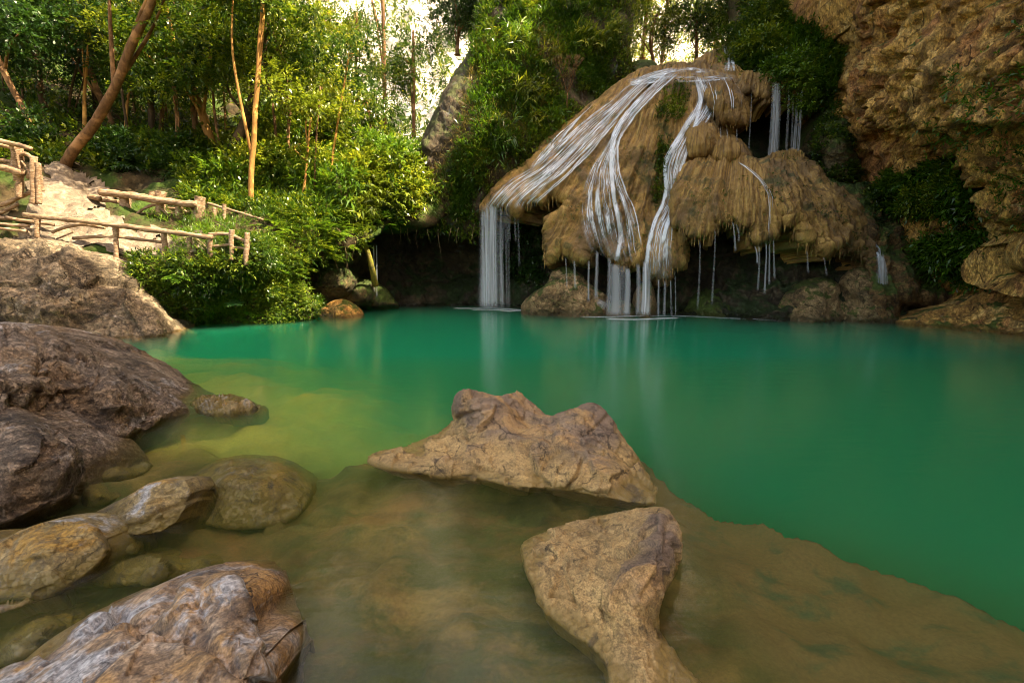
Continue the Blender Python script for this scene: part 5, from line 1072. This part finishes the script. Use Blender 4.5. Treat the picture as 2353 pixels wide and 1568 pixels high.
G1 = 'shrubs on the slope left of the fall'; G2 = 'shrubs on the forest slope'; G3 = 'ferns on the pool bank'
scatter(BUSH[:3], 'cliff_left', 14, [(1180, -100), (1440, -100), (1440, 150), (1330, 300), (1200, 380), (1120, 480), (980, 490), (1170, 250)], .3, .6, 'leafy green shrub rooted on the rock slope left of the fall', 'shrub', G1, -.2)
scatter(BAMB, 'cliff_left', 22, [(1150, 60), (1200, 0), (1430, 60), (1300, 280), (1120, 480), (920, 490), (1040, 440), (1150, 220)], .7, 1.1, 'bamboo like plant with long leaves on the rock slope', 'plant', 'long leaved plants on the rock slope', -.05)
scatter(BUSH, 'hillside', 30, [(-300, 420), (120, 340), (300, 400), (600, 430), (960, 380), (800, 330), (500, 350), (200, 330), (-300, 330)], .5, 1.0, 'leafy shrub growing between the trunks on the forest slope', 'shrub', G2, -.2)
scatter(BUSH[2:4], 'hillside', 30, [(560, 470), (600, 300), (760, 260), (950, 380), (900, 470)], .7, 1.3, 'yellow green shrub behind the thin orange trunk', 'shrub', 'yellow green shrubs in the sun behind the bank', -.2)
scatter(FERN, 'hillside', 46, [(560, 600), (600, 500), (880, 480), (900, 520), (700, 610), (690, 680), (560, 640)], .5, .95, 'green fern arching over the pool bank', 'fern', G3)
scatter(FERN, 'hillside', 14, [(310, 620), (560, 600), (680, 680), (640, 720), (420, 700)], .4, .7, 'small fern low on the mossy bank under the fence', 'fern', 'small ferns low on the mossy bank')
scatter(BUSH[:2], 'hillside', 7, [(600, 560), (700, 520), (690, 700), (560, 700), (420, 640)], .3, .55, 'low rounded bush on the mossy bank', 'bush', 'low bushes on the mossy bank')
for x, y, Y_, s in ((430, 655, 14.1, .6), (480, 672, 13.9, .75), (520, 660, 14, .65), (455, 700, 13.9, .6), (540, 690, 13.9, .5), (400, 668, 14.3, .5)):
    place(STAR[0], tuple(atY(x, y+12, Y_)), s, random.uniform(0, 6), 'pale narrow leaved plant in the cluster over the water below the fence', 'plant', 'pale narrow leaved plants over the water')
place(BAMB[0], tuple(atY(790, 480, 17.6)), 1.1, 1, 'tallest fan of long bamboo leaves above the bank ferns', 'plant', None)
place(BAMB[1], tuple(atY(835, 510, 18)), .9, 3, 'bamboo plant with drooping leaves over the hanging roots', 'plant', None)
place(BAMB[0], tuple(atY(745, 520, 17)), .8, 5, 'long leaved bamboo plant just left of the hanging roots', 'plant', None)
for x, y, s, lb in ((700, 715, .45, 'low bush touching the water left of the orange brown stone'), (1850, 205, .7, 'fern hanging beside the right veil'), (1858, 250, .55, 'leaf tuft hanging half way down beside the right veil'), (1835, 175, .8, 'leafy bush on the ledge above the right veil')):
    place(BUSH[2], tuple(atY(x, y, 16.2 if x < 1000 else 19.6)), s, 1.0, lb, 'bush', None)
scatter(BUSH[:2], 'knoll', 14, None, .5, .9, 'green bush on the knoll beside the crest', 'bush', 'bushes on the knoll')
scatter(BUSH[:2], 'cliff_right', 9, [(2050, 400), (2150, 390), (2230, 420), (2240, 480), (2100, 490)], .4, .7, 'dark leafy bush in the hollow of the cliff', 'bush', 'bushes in the cliff hollow', .1)

# ------------------------------------------------------------------ trees
def tree(base, pts, r0, r1, label, barkm='bark', crown=None, leafm='leaf', nleaf=500, branches=6, L=.16, W=.07, kind='tree', group=None, spread=2.2, seed=0):
    """pts: course of the trunk [(px,py,Y)], crown: list of blobs ((px,py,Y),radius)"""
    rr = random.Random(seed)
    P3 = [atY(*p) for p in pts]; b0 = P3[0]
    root = root_at(kind, tuple(b0), label, 'tree', group)
    P, R = limb([tuple(b0-np.array([0, 0, .4]))]+[tuple(p) for p in P3], r0*1.25, r1, 8)
    k = np.linspace(0, 1, len(P)); R = r1+(r0-r1)*(1-k)+r0*.5*np.exp(-k*22)
    P = P+.03*np.stack([pn(P*.9+seed), pn(P*.9+seed+5), P[:, 0]*0], 1)
    V, F, F3 = tube(P, R, 12, True, .12, seed); o = mk('trunk', V, [F, F3], M[barkm]); under(o, root)
    T = []; ends = []
    for c, rad in crown or []:
        cc = atY(*c) if not hasattr(c, 'shape') else c
        st = P[rr.randint(int(len(P)*.35), len(P)-1)]
        mid = (st+cc)/2+np.array([rr.uniform(-.3, .3), rr.uniform(-.3, .3), rr.uniform(0, .4)])
        pp = smooth_poly([tuple(st), tuple(mid), tuple(cc)], False, 6); T.append(tube(pp, np.linspace(r1*.7+.01, .015, len(pp)), 6))
    if T:
        V, F = join(T); o = mk('limbs', V, F, M[barkm]); under(o, root)
    A = []
    for c, rad in crown or []:
        cc = atY(*c) if not hasattr(c, 'shape') else c
        m = int(nleaf*rad*rad/2.5); nb = max(4, int(rad*5)); cs = cc+rng.normal(size=(nb, 3))*rad*[.55, .55, .42]
        wch = rng.integers(0, nb, m); d = unit(rng.normal(size=(m, 3)))
        Pp = cs[wch]+d*(rng.random(m)**.5*rad*.42)[:, None]*[1, 1, .55]
        A.append(twigs(Pp, d+[0, 0, .25], 7, .42, L, W))
    if A:
        V, F, T_ = catl(A); o = mk('crown', V, F, M[leafm], None, {'tint': T_}, smooth=False); under(o, root)
    return root
tree(0, [(150, 378, 16.6), (205, 300, 16.4), (262, 205, 16.2), (305, 100, 16), (350, 0, 15.8), (375, -90, 15.6)], .17, .10, 'thick leaning brown tree rising from beside the gravel path', 'bark', [((400, -60, 16), 1.6), ((250, -120, 16), 1.8), ((480, -80, 16), 1.6)], 'leaf', 420, seed=1)
tree(0, [(262, 300, 21), (235, 235, 21), (200, 150, 21), (150, 60, 21), (120, -20, 21)], .15, .08, 'slimmer tree leaning the other way behind the thick leaning one', 'bark', [((120, 20, 21), 2.2), ((230, 60, 20), 1.6), ((60, 90, 20), 1.5)], 'leaf_d', 420, seed=2)
tree(0, [(75, 295, 18.5), (50, 245, 18.5), (20, 190, 18.5), (-20, 110, 18.5)], .13, .08, 'thin bare leaning trunk at the far left edge', 'bark', [((-30, 60, 18.5), 1.6), ((60, 60, 18), 1.3)], 'leaf_d', 400, seed=3)
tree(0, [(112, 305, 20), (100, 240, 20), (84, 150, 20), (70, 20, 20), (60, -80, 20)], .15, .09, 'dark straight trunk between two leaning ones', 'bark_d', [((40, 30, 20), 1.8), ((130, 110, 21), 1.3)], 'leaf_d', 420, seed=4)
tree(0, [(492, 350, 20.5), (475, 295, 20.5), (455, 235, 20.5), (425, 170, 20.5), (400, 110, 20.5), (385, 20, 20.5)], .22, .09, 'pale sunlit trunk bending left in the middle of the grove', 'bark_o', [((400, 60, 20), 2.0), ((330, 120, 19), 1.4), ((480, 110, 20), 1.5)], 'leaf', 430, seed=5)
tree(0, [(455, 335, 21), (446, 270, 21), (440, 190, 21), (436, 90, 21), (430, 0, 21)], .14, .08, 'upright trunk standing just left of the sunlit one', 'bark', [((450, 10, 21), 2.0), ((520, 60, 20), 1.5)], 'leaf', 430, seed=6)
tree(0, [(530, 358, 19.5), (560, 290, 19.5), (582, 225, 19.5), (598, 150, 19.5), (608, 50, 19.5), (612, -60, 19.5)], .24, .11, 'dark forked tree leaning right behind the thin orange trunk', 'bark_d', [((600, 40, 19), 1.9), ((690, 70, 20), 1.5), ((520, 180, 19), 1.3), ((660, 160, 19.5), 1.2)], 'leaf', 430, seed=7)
tree(0, [(574, 492, 16.6), (578, 400, 16.6), (584, 300, 16.6), (592, 180, 16.6), (602, 60, 16.6), (606, -60, 16.6)], .095, .07, 'thin straight orange trunk rising from behind the fence end', 'bark_o', [((620, -50, 16.6), 1.3), ((540, -60, 16.6), 1.3)], 'leaf', 380, seed=8)
tree(0, [(412, 395, 18.5), (410, 340, 18.5), (408, 285, 18.5), (404, 200, 18.5)], .11, .06, 'short thin trunk in the shade below the sunlit tree', 'bark', [((395, 180, 18.5), 1.1)], 'leaf', 400, seed=9)
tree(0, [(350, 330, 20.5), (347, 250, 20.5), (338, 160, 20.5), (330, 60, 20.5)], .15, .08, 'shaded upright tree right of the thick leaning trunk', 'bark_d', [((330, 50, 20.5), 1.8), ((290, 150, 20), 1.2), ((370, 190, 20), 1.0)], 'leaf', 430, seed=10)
tree(0, [(370, 325, 21), (372, 260, 21), (380, 180, 21), (390, 60, 21)], .10, .06, 'slender trunk next to the shaded upright tree', 'bark', [((400, 130, 21), 1.3)], 'leaf_y', 400, seed=11)
tree(0, [(690, 500, 17.8), (696, 440, 17.8), (706, 360, 17.8), (712, 270, 17.8)], .055, .035, 'thin pale sapling beside the bank ferns', 'bark_o', [((715, 250, 17.8), 1.1), ((690, 330, 17.8), .7)], 'leaf_y', 380, seed=12)
tree(0, [(722, 490, 18), (724, 400, 18), (728, 300, 18), (735, 200, 18)], .035, .025, 'very thin straight sapling right of the pale one', 'bark', [((740, 200, 18), 1.1)], 'leaf_y', 380, seed=13)
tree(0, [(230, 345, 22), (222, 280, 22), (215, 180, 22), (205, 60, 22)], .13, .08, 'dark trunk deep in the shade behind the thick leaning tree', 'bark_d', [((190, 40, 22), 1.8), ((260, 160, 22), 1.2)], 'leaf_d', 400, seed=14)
for i in range(16):
    x = [20, 60, 150, 195, 290, 320, 300, 385, 425, 500, 520, 640, 660, 760, 800, 545][i]; Y_ = 21+random.uniform(-2.2, 2.5); y0 = 330+random.uniform(-20, 25)+max(0, x-500)*.22; lean = random.uniform(-55, 55); h = random.uniform(200, 360)
    tree(0, [(x, y0, Y_), (x+lean*.3+random.uniform(-8, 8), y0-h*.4, Y_), (x+lean, y0-h, Y_)], random.uniform(.05, .10), .035, 'slender trunk among many in the shaded grove', random.choice(['bark', 'bark', 'bark_d', 'bark_o']), [((x+lean, y0-h, Y_), 1.0)], random.choice(['leaf', 'leaf_y', 'leaf_d']), 380, group='slender trunks of the grove', seed=70+i)
# leafy trees against the bright far slope
for i, (x, y, Y_, h, rad, lm, lb) in enumerate([
    (660, 390, 22, 220, 1.7, 'leaf', 'broad leafy tree just right of the thin orange trunk'), (770, 400, 23, 230, 1.5, 'leaf_y', 'yellow green tree left of the bright gap'),
    (850, 380, 23, 150, 1.3, 'leaf', 'low green tree under the bright gap'), (900, 405, 23, 80, .8, 'leaf_y', 'sunlit small tree against the slanting rock slab'),
    (950, 300, 27, 230, 1.1, 'leaf', 'slim tree in the middle of the bright gap'), (1050, 110, 29, 110, 1.3, 'leaf_d', 'dark leafy tree at the top right of the bright gap'),
    (820, 260, 28, 230, 1.1, 'leaf', 'loose leafy tree high in the bright gap'), (740, 200, 27, 170, 1.4, 'leaf_y', 'tree at the upper left of the bright gap'),
    (1500, 140, 30, 110, 1.0, 'leaf_y', 'small pale tree behind the crest of the fall'), (1600, 125, 30, 110, 1.8, 'leaf', 'green tree behind the crest chute'), (1690, 100, 30, 100, 1.6, 'leaf', 'tree behind the knoll, right of the crest'),
    (1150, -10, 27, 60, 1.3, 'leaf_d', 'dark tree topping the rock slope'), (1300, 0, 26, 60, 1.5, 'leaf_f', 'fresh green tree topping the slope above the fall'), (1400, 20, 27, 60, 1.3, 'leaf', 'tree leaning over the notch of the crest')]):
    cr = [((x+random.uniform(-15, 15), y-h*f, Y_+random.uniform(-.8, .8)), rad*random.uniform(.8, 1.1)) for f in (.45, .75, 1.0)]+[((x+random.uniform(-55, 55), y-h*random.uniform(.4, .9), Y_), rad*.8) for _ in range(2)]
    tree(0, [(x, y, Y_), (x+random.uniform(-6, 6), y-h*.5, Y_), (x+random.uniform(-14, 14), y-h, Y_)], .13, .05, lb, 'bark', cr, lm, 260, L=.17, W=.07, seed=40+i)
for i, (x, Y_, z0, z1, rad) in enumerate([(2, 31, 9, 20, 2.6), (6.5, 33, 11, 23, 2.6), (11, 36, 21, 33, 2.8), (17.8, 31, 14, 25, 3.0), (9, 34, 20, 31, 2.6), (-3, 33, 10, 25, 2.6), (4, 28, 13, 26, 2.6), (14, 34, 21, 32, 2.8), (-8, 30, 12, 27, 2.8), (19, 27, 16, 27, 3)]):
    cr = [(np.array([x+random.uniform(-2, 2), Y_+random.uniform(-1, 1), z0+(z1-z0)*f]), rad*random.uniform(.8, 1.1)) for f in (.55, .7, .85, 1.0)]
    P3 = np.array([[x, Y_, z0-3.5], [x+.3, Y_, (z0+z1)/2], [x-.2, Y_, z1]]); u, v = unproj(P3)
    tree(0, [(u[k], v[k], Y_) for k in range(3)], .16, .07, ['tall tree behind the crest, crown reaching past the top edge', 'tall tree behind the slope left of the crest'][x < 3], 'bark', cr, ['leaf', 'leaf_y', 'leaf_d'][i % 3], 190, L=.24, W=.10, group=['tall trees behind the crest', 'tall trees behind the left slope'][x < 3], seed=100+i)
# bare shrub on the slope
bs = root_at('bare_shrub', tuple(atY(1302, 225, 21.4)), 'leafless grey shrub with fine twigs on the rock slope', 'shrub')
T = []
def br(p, d, l, r, n):
    q = p+d*l; T.append(tube(np.stack([p, (p+q)/2+np.array([random.uniform(-.04, .04)]*3)*l, q]), [r, r*.85, r*.7], 5))
    if n:
        for _ in range(3): br(q, unit(d+np.array([random.uniform(-.7, .7), random.uniform(-.5, .5), random.uniform(-.1, .5)])), l*.72, r*.6, n-1)
br(atY(1302, 260, 21.3), np.array([0, -.1, 1.]), .8, .035, 4)
V, F = join(T); under(mk('twigs', V, F, M['bark']), bs)

# ------------------------------------------------------------------ hanging roots and vines
def hang(x, y, Y_, ln, label, rad=.012, group='thin roots hanging from the ledge', m='twig', n=1):
    T = []
    for i in range(n):
        p = atY(x+random.uniform(-3, 3)*(n > 1), y, Y_); k = np.linspace(0, 1, 12); l = ln*random.uniform(.7, 1)
        P = np.stack([p[0]+.07*np.sin(k*3+x)+.04*k*random.uniform(-1, 1), p[1]-.05*np.sin(k*4), p[2]+.1-k*l], 1)
        T.append(tube(P, np.linspace(rad, rad*.4, 12), 5))
    V, F = join(T); tag(mk('hanging_root', V, F, M[m]), label, 'root', group)
for x, y, l in ((898, 525, .9), (918, 525, 1.1), (940, 528, .7), (958, 530, 1.0), (985, 530, .8), (1010, 532, 1.4), (1032, 530, .7), (1052, 528, .9), (1090, 520, .9), (1100, 520, .7)):
    hang(x, y, 19.6, l, 'thin pale root hanging over the dark grotto', .013)
for x, y, l in ((770, 560, 1.2), (792, 575, 1.3), (802, 590, 1.2), (812, 560, 1.0), (728, 600, .9)):
    hang(x, y, 16.9, l, 'thin bent root dangling in front of the mossy boulders', .011, 'roots in front of the mossy boulders')
P3 = [atY(*p) for p in ((838, 520, 18.6), (838, 555, 18.5), (848, 590, 18.5), (855, 620, 18.6), (862, 655, 19))]
P, R = limb([tuple(p) for p in P3], .07, .13, 6); V, F, F3 = tube(P, R, 10, True, .2, 3)
o = mk('mossy_root', V, [F, F3], rock_mat('moss_gold', [(.3, (.10, .09, .01)), (.7, (.30, .22, .02))], 4, moss=(.14, .15, .01), mossr=(.4, .6), wet=.01, bump=.7, bd=.02)); tag(o, 'golden mossy root reaching down to the green algae mound', 'root')
print('BUILT', len(bpy.data.objects))
